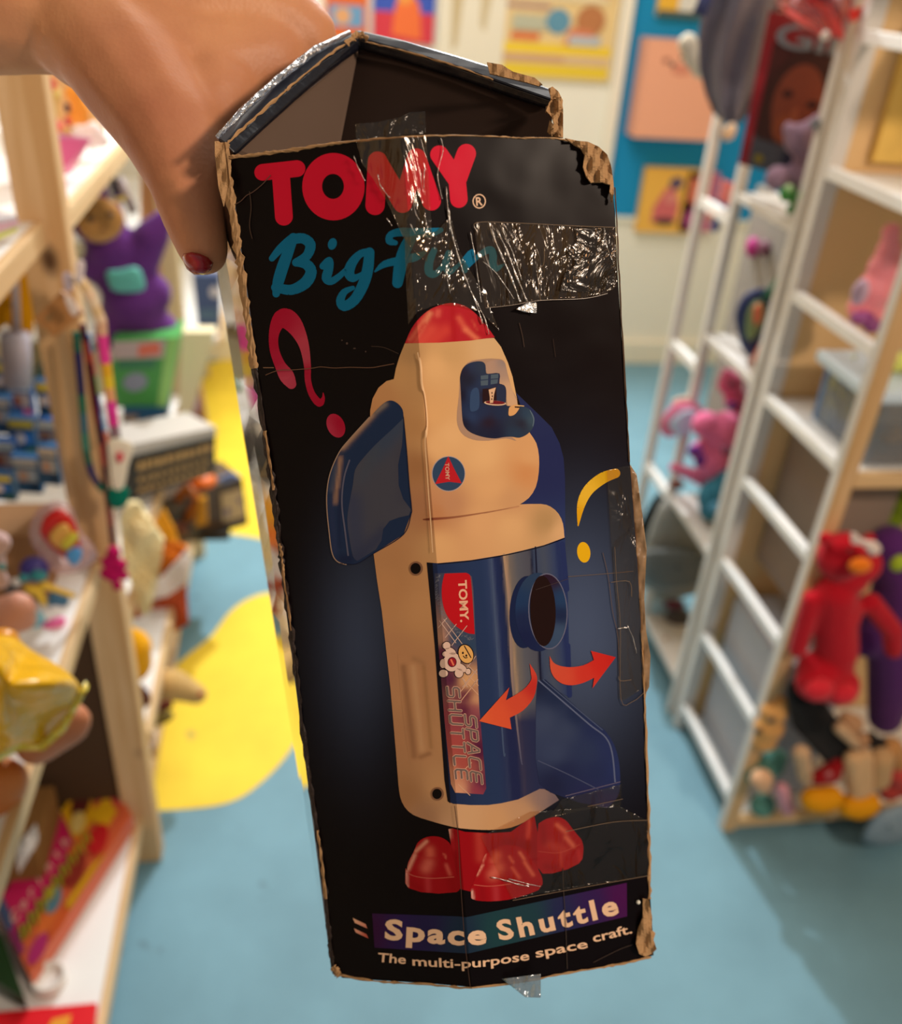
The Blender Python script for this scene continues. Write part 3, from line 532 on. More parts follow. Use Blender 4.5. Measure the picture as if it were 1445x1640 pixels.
# doll in a satin dress, sitting at the edge of the middle shelf
dd = thing('satin_doll', 'doll in a shiny yellow satin dress sitting on the middle shelf edge', 'doll', onx(70, 1190, -.31))
sg = VB(); ring = [(-60, 1020), (-20, 1016), (20, 1014), (50, 1040), (90, 1062), (132, 1098), (118, 1135), (92, 1168), (72, 1196), (40, 1192), (15, 1204), (-15, 1222), (-60, 1228)]
L = cat(ring, 3, True); n = len(L); cxx, cyy = 5, 1095; vs = []
for s_, d in ((1, .0), (.86, .030), (.6, .060), (.35, .078), (.1, .085)): vs += [P(cxx + (x - cxx) * s_, cyy + (y - cyy) * s_, .70 - d - .030 * math.sin(i * .42 + s_ * 2.2) * s_)[0] for i, (x, y) in enumerate(L)]
fs = [(r_ * n + i, r_ * n + (i + 1) % n, (r_ + 1) * n + (i + 1) % n, (r_ + 1) * n + i) for r_ in range(4) for i in range(n)] + [tuple(4 * n + i for i in range(n))]
K = len(vs); vs += [P(x * .97, y * 1.0 - 4, .79)[0] for x, y in L]; fs += [(i, K + i, K + (i + 1) % n, (i + 1) % n) for i in range(n)] + [tuple(K + i for i in range(n))[::-1]]
o = obj('dress', sg.add(vs, fs), mat('#ecb208', .28, .3, bump=(14, .02)), dd, smooth=True); o.modifiers.new('sub', 'SUBSURF').levels = 1; o.modifiers['sub'].render_levels = 1
crumple('hem', .695, [(-40, 1222), (0, 1208), (30, 1190), (62, 1192), (96, 1166), (134, 1098), (140, 1106), (104, 1172), (70, 1202), (30, 1202), (-5, 1222), (-40, 1240)], mat('#f4e46a', .25, .6), dd, .008, 5, 'pale shiny hem', cell=8)
plushpart('leg', .76, [(60, 1190, 36, 108, 1160, 36), (112, 1155, 34)], mat('#c8805a', .5, .3, sss=.1), dd, .004); plushpart('leg', .74, [(-20, 1270, 60, 10, 1250, 36)], mat('#cf8248', .5, .3, sss=.1), dd, .005)
plushpart('bodice', .72, [(-10, 1050, 36), (5, 1030, 28)], mat('#e09010', .3, .5), dd, .004, label='orange satin bodice')
pz = thing('bare_doll', 'bare pinkish doll head on the middle shelf behind the satin dress', 'doll', onx(25, 1010, -.36))
plushpart('head', .92, [(15, 985, 36), (28, 975, 30), (0, 1000, 34), (35, 990, 24)], mat('#d89c84', .5, .3, sss=.2), pz, .004); plushpart('hair', .9, [(-10, 900, 22), (0, 930, 18), (-5, 870, 24)], plushmat('#dcb8b4'), pz, label='pale pink hair'); balls('eye', .88, [(3, 908, 7)], mat('#5c9ca0', .2, .6), pz)
# toys scattered on the middle shelf
for nm, lab, items, h in (('yellow_toy', 'tangle of yellow plastic toy on the middle shelf', [(45, 942, 8, 60, 946, 8), (60, 946, 8, 72, 968, 6), (70, 936, 7, 92, 945, 6), (92, 945, 6, 118, 954, 6)], '#e6c23c'),
                          ('blue_toy', 'small steel blue toy under the yellow tangle', [(88, 955, 12), (100, 962, 12), (82, 965, 8)], '#3a6e94'), ('pink_toy', 'bubblegum pink plastic toy near the shelf corner', [(60, 1015, 9, 85, 1000, 11), (85, 1000, 11, 98, 995, 9), (92, 1010, 8, 90, 1022, 7), (35, 1020, 8, 70, 1030, 9)], '#ec74b0'),
                          ('sky_toy', 'pale blue plastic toy beside the pink one', [(62, 985, 8, 55, 1003, 8), (55, 1003, 8, 70, 990, 6)], '#7cb8cc'), ('indigo_ball', 'indigo and teal ball behind the yellow tangle', [(55, 912, 24)], '#3c3480'), ('black_toy', 'small black and white toy left of the yellow tangle', [(14, 944, 9), (28, 938, 9)], '#4c4c52')):
    t_ = thing(nm, lab, 'toy', P(items[0][0], items[0][1] + 10, 1.03)[0]); plushpart('body', 1.03, items, mat(h, .4, .4), t_, .004, sm=2)
    if nm == 'indigo_ball': balls('stripe', 1.0, [(62, 922, 14, 10), (38, 926, 9, 8)], mat('#2e8a90', .4, .4), t_)
    if nm == 'black_toy': balls('spot', 1.0, [(26, 932, 8)], mat('#e0dcd8', .4, .4), t_)
# a clear bag of sweets
cb = thing('snack_bag', 'clear pink-edged bag with a red, yellow and blue sticker on the middle shelf', 'bag', P(100, 925, 1.02)[0])
pouch('bag', 1.04, [(50, 870), (48, 840), (65, 812), (92, 802), (115, 815), (128, 850), (150, 875), (155, 895), (128, 915), (95, 920), (70, 898)], .035, clear_mat('clear_bag', '#f0e0e0', .16, .18, (25, .012), .28, '#e8c8cc'), cb)
pouch('sticker', 1.02, [(64, 850), (75, 825), (95, 815), (115, 830), (125, 850), (128, 875), (115, 898), (95, 888), (75, 870)], .02, mat('#c01c1c', .3, .4), cb, label='red sticker'); pouch('sticker', 1.003, [(78, 862), (92, 842), (108, 840), (116, 860), (98, 880)], .012, mat('#d0a050', .3, .4), cb, label='tan patch'); pouch('sticker', .998, [(98, 870), (118, 852), (126, 862), (106, 882)], .010, mat('#c8c040', .3, .4), cb, label='yellow stripe'); pouch('sticker', .994, [(105, 888), (120, 876), (132, 882), (128, 898), (116, 906)], .010, mat('#4c98dc', .3, .4), cb, label='blue corner')
# blue blister packs standing on the far unit, seen behind the upright
r = random.Random(5)
spots = [(-2, 610, 44, 60), (30, 640, 40, 60), (-4, 665, 42, 58), (34, 700, 44, 60), (2, 735, 46, 60), (40, 760, 44, 56), (72, 640, 30, 56), (74, 700, 30, 56), (76, 745, 32, 60), (0, 780, 40, 40)]
names = ['topmost on the left', 'second down with a green corner', 'left edge, below the topmost', 'middle of the cluster', 'left edge, low down', 'lowest one with the widest picture', 'upper one touching the upright', 'middle one touching the upright', 'lowest one touching the upright', 'bottom left corner of the cluster']
for i, (x, y, w, h) in enumerate(spots):
    yy = 1.55 - i * .035
    a, b, c, d = (P(x + dx, y + dy, yy)[0] for dx, dy in ((-w / 2 + 6, h / 2), (w / 2 + 6, h / 2 + 3), (w / 2 - 2, -h / 2 + 3), (-w / 2 - 2, -h / 2)))
    card('blister_pack', [a, b, c, d], .02, ['#1c4a72', '#1f4f8c', '#2a5a86'][i % 3], [('r', .05, .78, .95, .98, ['#d8c84c', '#c8d8e0', '#dcd8d0'][i % 3]), ('r', .1, .35, .9, .7, ['#b8c4d0', '#2f6cb8', '#a89c98'][(i + 1) % 3]), ('e', .4, .5, .2, .15, ['#e0d8d4', '#8c5040', '#d0a890'][i % 3]), ('r', .6, .1, .95, .3, ['#2c5c44', '#c04c7c', '#143458'][i % 3])],
         label='blue blister pack of little toys, ' + names[i], cat='toy pack', group='blue blister packs by the upright')
ys = thing('yellow_sack', 'mustard yellow cloth hanging under the top left shelf', 'cloth', P(20, 540, 1.5)[0]); pouch('cloth', 1.5, [(-30, 420), (20, 410), (48, 440), (54, 530), (30, 545), (10, 520), (-20, 540)], .06, mat('#c48608', .9, .1, bump=(30, .003)), ys)
gpst = thing('grey_tube', 'pale grey paper tube hanging in front of the mustard cloth', 'tube', P(20, 610, 1.42)[0]); obj('tube', tube([P(23, 425, 1.42)[0], P(27, 530, 1.42)[0]], .006), mat('#988c90', .5, .4), gpst, smooth=True); obj('tube_body', tube([P(24, 535, 1.42)[0], P(28, 615, 1.42)[0]], .022, n=14), mat('#a8a2ae', .5, .4), gpst, smooth=True)
# top shelf goods
tg = thing('white_pack', 'white pack with pink and yellow stripes on the top left shelf', 'pack', P(10, 370, 1.0)[0]); card('pack_front', [P(-30, 400, 1.02)[0], P(26, 372, 1.10)[0], P(28, 346, 1.10)[0], P(-30, 352, 1.02)[0]], .06, '#d8d4dc', [('r', 0, .1, 1, .35, '#d8e060'), ('r', 0, .45, 1, .8, '#e0b0c0')], parent=tg)
pkb = thing('pink_toy_box', 'hot pink toy box with a grey blue window on the white top shelf', 'box', P(100, 275, 1.42)[0])
card('box_front', [P(91, 284, 1.40)[0], P(116, 276, 1.46)[0], P(146, 222, 1.46)[0], P(82, 212, 1.40)[0]], .05, '#ea6aa0', [('p', [(.02, .55), (.75, .5), (.85, .92), (.02, .92)], '#8c9cb8'), ('p', [(.08, .0), (.75, .02), (.7, .42), (.1, .42)], '#c4245c'), ('r', .0, .93, 1, 1, '#f090c8')], parent=pkb)
for nm, lab, ct_, items, h, yy in (('yellow_plush', 'yellow and cream striped plush toy on the top left shelf', 'plush toy', [(60, 130, 16, 62, 165, 12), (78, 150, 20), (82, 180, 14)], '#d8c068', 1.50), ('orange_plush', 'orange plush toy at the right of the top left shelf', 'plush toy', [(118, 150, 16), (130, 175, 16), (115, 190, 12), (135, 190, 12)], '#f0a040', 1.55),
                                  ('navy_doll', 'tiny doll with navy hair and red dress between the yellow and orange plush toys', 'doll', [(107, 170, 9), (108, 180, 6)], '#2c1c44', 1.48), ('coral_plush', 'coral plush toy leaning on the tall pine upright', 'plush toy', [(62, 200, 10), (80, 208, 12), (95, 200, 10), (70, 216, 10)], '#e07a70', 1.46), ('white_plush', 'white plush toy at the end of the top left shelf', 'plush toy', [(125, 212, 12), (150, 210, 16), (145, 230, 12), (165, 225, 12)], '#f0e4e4', 1.60)):
    t_ = thing(nm, lab, ct_, P(items[0][0], items[-1][1] + 8, yy)[0]); plushpart('body', yy, items, plushmat(h), t_, .006)
    if nm == 'navy_doll': plushpart('dress', yy, [(108, 192, 7), (112, 200, 6)], plushmat('#c0244c'), t_, .004)
    if nm == 'yellow_plush': balls('stripe', 1.46, [(85, 135, 6, 10), (78, 140, 5, 12)], plushmat('#d86858'), t_)
fill = thing('amber_cushion', 'warm amber cushion at the back of the top left shelf', 'cushion', P(90, 190, 1.75)[0]); pouch('cushion', 1.80, [(40, 100), (150, 100), (170, 200), (150, 215), (60, 220)], .1, mat('#e0b078', .9, .1), fill)

# purple plush toy: plain, round faced, sitting on boxes
pu = thing('purple_plush', 'big purple plush toy with a tan round face and teal belly patch', 'plush toy', P(215, 545, 1.9)[0])
plushpart('body', 1.92, [(155, 350, 46), (160, 310, 26), (180, 400, 44), (195, 440, 46), (215, 480, 52), (240, 380, 28, 262, 350, 16), (225, 420, 30, 250, 372, 24), (175, 400, 30, 150, 430, 24), (190, 510, 34), (215, 500, 40, 262, 530, 28), (200, 500, 34, 175, 535, 26), (240, 470, 36), (150, 330, 30), (128, 312, 15), (186, 308, 15)], plushmat('#613079'), pu, .008)
pouch('face', 1.83, [(121, 352), (128, 330), (150, 316), (178, 320), (197, 342), (198, 362), (185, 380), (160, 389), (135, 380)], .05, mat('#c08c4c', .6, .3), pu, label='tan round face'); balls('eye', 1.79, [(145, 349, 6, 6), (176, 344, 6, 5)], mat('#40280c', .3, .5), pu); balls('mouth', 1.79, [(166, 368, 5, 3)], mat('#9c6a38', .5, .3), pu)
pouch('belly_patch', 1.83, [(170, 436), (190, 432), (220, 428), (232, 452), (228, 466), (195, 468), (178, 462)], .03, mat('#62b8ae', .5, .3), pu, label='teal belly patch')
for nm, lab, qd, base, art, yy in (
    ('board_game', 'green board game box under the purple plush toy', [(176, 652), (268, 652), (288, 540), (180, 545)], '#4c9c50', [('r', 0, .72, .8, .98, '#b8a8a8'), ('p', [(.4, .75), (.75, .78), (.7, .95), (.4, .92)], '#d8725c'), ('e', .4, .38, .2, .14, '#8a94a8'), ('r', .1, .58, .7, .72, '#3c7c5c'), ('r', .82, 0, 1, 1, '#94cc74')], 1.84),
    ('board_game', 'dark blue box under the green board game box', [(196, 700), (262, 700), (268, 654), (196, 654)], '#2c5c84', [('r', .0, .3, .35, .8, '#948478'), ('r', .4, .3, .9, .9, '#2c6088')], 1.83),
    ('cream_carton', 'cream card wedge standing right of the green game box', [(284, 690), (300, 690), (345, 532), (292, 532)], '#f0e2b8', [], 2.02),
    ('brown_carton', 'brown cardboard behind the black toy case', [(268, 705), (332, 690), (318, 600), (288, 640)], '#b07c4a', [('e', .7, .6, .2, .25, '#b898b0')], 2.10),
    ('blue_book', 'navy blue illustrated box near the thumb, far along the left row', [(318, 530), (352, 530), (352, 440), (308, 440)], '#46567e', [('e', .8, .7, .2, .1, '#c8c4cc'), ('r', .1, .2, .9, .4, '#546c84')], 2.75)):
    card(nm, [P(x, y, yy)[0] for x, y in qd], .10 if nm == 'board_game' else .04, base, art, label=lab, cat='box')
# black case with tan lettering and pale top
bc = thing('toy_case', 'black boxed toy with rows of tan lettering and a pale top edge', 'box', P(275, 790, 1.66)[0])
q2 = [P(212, 800, 1.62)[0], P(345, 758, 1.78)[0], P(345, 698, 1.78)[0], P(210, 730, 1.62)[0]]
def q2p(u, v, off=.0): n_ = (q2[1] - q2[0]).cross(q2[3] - q2[0]).normalized(); return (q2[0] * (1 - u) + q2[1] * u) * (1 - v) + (q2[3] * (1 - u) + q2[2] * u) * v + n_ * off
obj('case_body', slab(q2, .09, lin('#332c20')), vmat('printed_card', .4, .35), bc)
tg2 = VB(); rr = random.Random(9)
for row, (v0, hh) in enumerate(((.62, .24), (.36, .12), (.12, .12))):
    u = .06
    while u < .92:
        w_ = rr.uniform(.04, .09); tg2.add([q2p(u, v0, .002), q2p(u + w_, v0, .002), q2p(u + w_, v0 + hh * rr.uniform(.7, 1), .002), q2p(u, v0 + hh * .9, .002)], [(0, 1, 2, 3)]); u += w_ + .02
obj('printed_rows', tg2, mat('#b8935c', .5, .3), bc, label='rows of tan lettering too blurred to read')
obj('case_lid', slab([q2p(-.01, 1.0), q2p(1.01, 1.0), q2p(1.01, 1.22), q2p(-.01, 1.24)], .09, lin('#bdb5ac')), vmat('printed_card', .4, .35), bc, label='pale top edge')
oc = thing('toy_vehicle_box', 'open box with an orange and brown toy digger, sticking into the aisle', 'toy', P(320, 870, 1.9)[0])
card('box_tray', [P(258, 880, 1.80)[0], P(398, 840, 1.95)[0], P(388, 765, 1.95)[0], P(262, 800, 1.80)[0]], .09, '#54402a', [('r', .7, .2, .98, .8, '#b89c70'), ('p', [(.75, .3), (.95, .5), (.95, .65), (.72, .45)], '#5c4c68'), ('r', .05, .1, .5, .6, '#3c3020')], parent=oc)
g_ = VB(); 
for (x, y, rx, ry, yy) in ((325, 770, 22, 12, 1.84),): p, m_ = P(x, y, yy); ball(p, (rx * m_, .03, ry * m_), g_)
obj('cab', g_, mat('#e06a14', .4, .4), oc, smooth=True, label='bright orange cab'); obj('arm', tube([P(285, 800, 1.80)[0], P(300, 780, 1.80)[0], P(318, 800, 1.8)[0], P(300, 830, 1.8)[0]], .014), mat('#a85c1c', .4, .4), oc, smooth=True, label='rusty orange arm'); obj('bucket', slab([P(312, 845, 1.78)[0], P(332, 840, 1.78)[0], P(330, 800, 1.78)[0], P(318, 802, 1.78)[0]], .02), mat('#c08418', .4, .4), oc)
obj('track', tube([P(268, 850, 1.78)[0], P(300, 845, 1.78)[0]], .018), mat('#6a3a20', .5, .3), oc, smooth=True); obj('flag', slab([P(350, 765, 1.9)[0], P(372, 755, 1.9)[0], P(384, 762, 1.9)[0], P(360, 772, 1.9)[0]], .01), mat('#6a7ca8', .5, .3), oc)
obj('case_feet', boxg((-.42, 1.86, .275), (-.19, 2.06, .29)), mat('#2a241c', .7, .2), oc)
yt = thing('amber_bag', 'amber yellow paper point beside the cream bag', 'bag', P(255, 860, 1.60)[0]); crumple('paper', 1.60, [(238, 850), (262, 815), (280, 850), (285, 868), (262, 862)], mat('#f0a414', .5, .3), yt, .006, 2, cell=8)
# cream paper bag, patterned bags and soft toys hanging along the far unit
cr = thing('cream_paper_bag', 'folded cream paper bag hanging below the green pompom', 'bag', P(215, 980, 1.38)[0])
crumple('paper', 1.36, [(192, 830), (205, 806), (222, 806), (240, 835), (262, 866), (258, 900), (248, 950), (240, 982), (225, 985), (212, 940), (196, 900)], mat('#ead9a6', .7, .2), cr, .012, 6, cell=9)
for nm, lab, loop, h, yy, sd in (('orange_bag', 'orange patterned bag behind the cream paper bag', [(256, 880), (270, 862), (300, 878), (298, 905), (262, 930), (252, 920)], '#e07c28', 1.62, 1), ('white_cloth', 'white cloth fold above the red checked bag', [(250, 935), (270, 915), (302, 880), (305, 900), (298, 935), (268, 955), (246, 960)], '#eee0dc', 1.58, 2),
                               ('red_checked_bag', 'brick red checked bag hanging below the white cloth', [(238, 985), (250, 950), (298, 935), (302, 1000), (270, 1015), (250, 1030), (236, 1015)], '#b4502e', 1.60, 3), ('pink_white_cloth', 'white and pink cloth below the red checked bag', [(248, 1035), (280, 1020), (280, 1075), (255, 1090), (240, 1080)], '#efd4c4', 1.56, 4),
                               ('dusty_red_bag', 'dark red bag end beside the pine upright', [(198, 955), (215, 960), (225, 990), (205, 990)], '#a03420', 1.42, 5)):
    t_ = thing(nm, lab, 'cloth' if 'cloth' in nm else 'bag', P(270, loop[-1][1], yy)[0]); crumple('fabric', yy, loop, mat(h, .8, .15, mottle=.25, mscale=60), t_, .01, sd, cell=9)
pb1 = thing('yellow_plush_ball', 'round golden yellow plush ball behind the pine upright', 'plush toy', P(200, 1100, 1.34)[0]); plushpart('ball', 1.36, [(205, 1040, 40), (205, 1060, 40), (150, 1050, 34), (180, 1050, 38)], plushmat('#eca80c'), pb1, .007)
tk = thing('tan_plush', 'tan plush limb with a red spot poking out beside the yellow floor', 'plush toy', P(270, 1140, 1.42)[0]); plushpart('limb', 1.42, [(225, 1120, 22, 275, 1095, 26), (275, 1095, 26, 315, 1112, 17)], plushmat('#c8a468'), tk, .006); plushpart('pad', 1.36, [(235, 1140, 12, 270, 1128, 9)], plushmat('#5c2414'), tk, .005, label='dark brown underside'); balls('spot', 1.37, [(322, 1112, 5)], mat('#b03c1c', .6, .2), tk)
ol = thing('olive_toy', 'olive plush paw under the tan limb', 'plush toy', P(250, 1160, 1.40)[0]); plushpart('paw', 1.44, [(235, 1158, 14, 270, 1146, 10)], plushmat('#7a6a34'), ol, .006)
pw2 = thing('pale_toy', 'pale pink toy foot by the base of the pine upright', 'toy', P(245, 1200, 1.36)[0]); plushpart('foot', 1.30, [(240, 1188, 12), (246, 1176, 8)], plushmat('#ecd0c0'), pw2, .005)
dkb = thing('maroon_bag', 'dark maroon bag in the shade behind the pine upright', 'bag', P(160, 1180, 1.32)[0]); pouch('bag', 1.36, [(128, 1080), (180, 1075), (240, 1110), (235, 1180), (190, 1230), (140, 1210)], .12, mat('#4a140e', .9, .1), dkb)
# bracelets hanging from the upright with tags
br = thing('friendship_bracelets', 'bunch of woven bracelets hanging on the pine upright by the brown tag', 'bracelets', P(130, 470, 1.12)[0])
def strand(pts, rad, cols, yy):
    L = cat(pts, 8); K = len(L)
    o_ = VB()
    for i in range(K - 1): tube([P(*L[i], yy)[0], P(*L[i + 1], yy)[0]], rad, o_, lin(cols[(i // 4) % len(cols)]), n=8)
    return o_
mb = vmat('woven_thread', .9, .1, bump=(300, .001))
obj('strand', strand([(122, 532), (128, 600), (133, 660), (138, 720), (148, 760), (165, 785)], .0048, ['#1f5a4c', '#27285c', '#262a58', '#1f6a54', '#3a6a7c', '#3c7c6c'], 1.12), mb, br, label='blue and green strand')
obj('strand', strand([(132, 520), (142, 580), (152, 650), (162, 710), (170, 780), (178, 840), (183, 890)], .0042, ['#4c1c3c', '#b04c44', '#5c1c34', '#641c2c', '#7c2438'], 1.13), mb, br, label='maroon strand')
obj('strand', strand([(162, 515), (166, 560), (172, 600), (177, 640), (182, 680), (187, 710)], .0066, ['#e0b090', '#e84498', '#e84498', '#e8b030', '#ecc838', '#e8a878', '#e840a4', '#e03c98', '#8a6c78', '#7c8c78'], 1.10), mb, br, label='pink and yellow strand')
obj('strand', strand([(140, 535), (150, 600), (160, 660), (172, 710)], .004, ['#6c9cd0', '#c87460', '#7aa86a', '#5c6cac'], 1.14), mb, br, label='pale blue mixed strand')
obj('strand', strand([(122, 440), (140, 465), (152, 490), (162, 515)], .0068, ['#e8d0b0', '#e0c090', '#ecccaa'], 1.10), mb, br, label='cream top loop')
pouch('tassel', 1.10, [(176, 782), (196, 776), (208, 790), (200, 810), (182, 814), (172, 798)], .02, mat('#0f7460', .9, .1, bump=(90, .003)), br, label='green knot'); plushpart('tassel', 1.10, [(182, 885, 12), (172, 900, 11), (192, 905, 12), (180, 920, 14), (198, 922, 9), (168, 918, 9), (188, 938, 9)], mat('#b4185c', .95, .1, bump=(120, .004), mottle=.3, mscale=60), br, .003, label='magenta and red pompom', sm=1)
pouch('paper_tag', 1.09, [(174, 706), (196, 704), (214, 715), (206, 745), (198, 780), (182, 782), (176, 745)], .004, mat('#ece4d0', .6, .3), br, label='white paper tag'); pouch('tag_mark', 1.083, [(186, 728), (194, 724), (198, 734), (190, 742)], .003, mat('#dc4c5c', .6, .3), br)
pouch('paper_tag', 1.10, [(100, 440), (110, 436), (118, 448), (114, 466), (104, 464)], .004, mat('#d8c8d4', .6, .3), br, label='lilac marked tag'); pouch('paper_tag', 1.08, [(122, 420), (134, 418), (136, 432), (130, 452), (122, 450)], .004, mat('#e0d4d8', .6, .3), br, label='white tag')
btg = thing('brown_price_tag', 'brown card price tag with a white sticker on the pine upright', 'tag', P(90, 530, 1.12)[0])
card('tag_card', [P(54, 512, 1.13)[0], P(88, 540, 1.12)[0], P(134, 502, 1.11)[0], P(98, 466, 1.12)[0]], .003, '#bd8550', [('e', .35, .3, .1, .12, '#9a7a52')], parent=btg); pouch('sticker', 1.09, [(103, 478), (112, 474), (126, 496), (116, 506)], .003, mat('#e4d4cc', .6, .3), btg, label='white sticker')
wr3 = thing('wire_hook', 'grey rods and black strap hanging right of the tan round face', 'hooks', P(200, 330, 1.7)[0])
for a, b, r_, h in (((172, 285), (180, 320), .006, '#b8aeb0'), ((176, 282), (186, 312), .006, '#20242c'), ((190, 285), (214, 340), .008, '#9c8c8c')): obj('rod', tube([P(*a, 1.7)[0], P(*b, 1.7)[0]], r_), mat(h, .5, .3), wr3, smooth=True)
ylb = thing('yellow_label', 'small yellow label above the tan round face', 'label', P(195, 320, 1.68)[0]); obj('label', slab([P(182, 323, 1.68)[0], P(200, 323, 1.68)[0], P(202, 314, 1.68)[0], P(184, 318, 1.68)[0]], .004), mat('#ddc058', .5, .3), ylb)
owp = thing('orange_wood_panel', 'pale orange board standing behind the purple plush toy', 'board', P(250, 520, 2.2)[0]); obj('board', slab([P(225, 480, 2.25)[0], P(272, 480, 2.25)[0], P(265, 250, 2.25)[0], P(225, 250, 2.25)[0]], .02), mat('#dca470', .7, .2), owp)

bxs = thing('brown_carton', 'brown cardboard carton at the back of the middle shelf, behind the clear bag', 'box', (-.5, 1.13, .69)); obj('carton_body', boxg((-.80, 1.085, .691), (-.362, 1.17, .80)), mat('#9c7450', .8, .1, mottle=.2, mscale=12), bxs, bevel=.003)
ylw = thing('yellow_prints', 'faded yellow printed sheets at the back of the near rack', 'sheets', (1.2, 1.43, 1.26)); 
obj('sheet', boxg((.90, 1.425, 1.26), (1.14, 1.438, 1.50), lin('#e8c468')), mat('#e2bb62', .7, .2, mottle=.3, mscale=25), ylw)
gbx = thing('grey_brown_box', 'grey brown storage box on the level under the pine rail', 'box', (1.1, 1.3, .50)); obj('box_body', boxg((.90, 1.22, .49), (1.0, 1.43, .80)), mat('#8c7a6c', .8, .15, mottle=.2, mscale=10), gbx, bevel=.003)
# ------------------------------------------------------------------ the carton held in the hand
RT, RB = (644, 222), (756, 1582)                        # the front crease: top and bottom
def affine(p3):
    M = Matrix([(p[0], p[1], 1.0) for p in p3]); return M.inverted() @ Vector([1 / p[2] for p in p3])
PL_L = affine([(RT[0], RT[1], .362), (RB[0], RB[1], .442), (447, 900, .430)])
PL_R = affine([(RT[0], RT[1], .362), (RB[0], RB[1], .442), (1024, 900, .428)])
def side(px, py): return (px - RT[0]) * (RB[1] - RT[1]) - (py - RT[1]) * (RB[0] - RT[0])   # <0 left of the crease
def fdepth(px, py):
    p = PL_L if side(px, py) < 0 else PL_R
    return 1 / (p[0] * px + p[1] * py + p[2])
def fnormal(right):
    a, b, c = (S(x, y, 1 / (PL_R[0] * x + PL_R[1] * y + PL_R[2])) if right else S(x, y, 1 / (PL_L[0] * x + PL_L[1] * y + PL_L[2])) for x, y in ((700, 400), (700, 900), (900, 400)))
    n = (b - a).cross(c - a).normalized(); return n if n.dot(EYE - a) > 0 else -n
NL, NR = fnormal(False), fnormal(True)
def fpt(px, py, off=0.0):
    s = side(px, py); n = NL if s < 0 else NR
    if abs(s) < 2.0: n = (NL + NR).normalized()
    return S(px, py, fdepth(px, py)) + n * off
LAYER = .00004
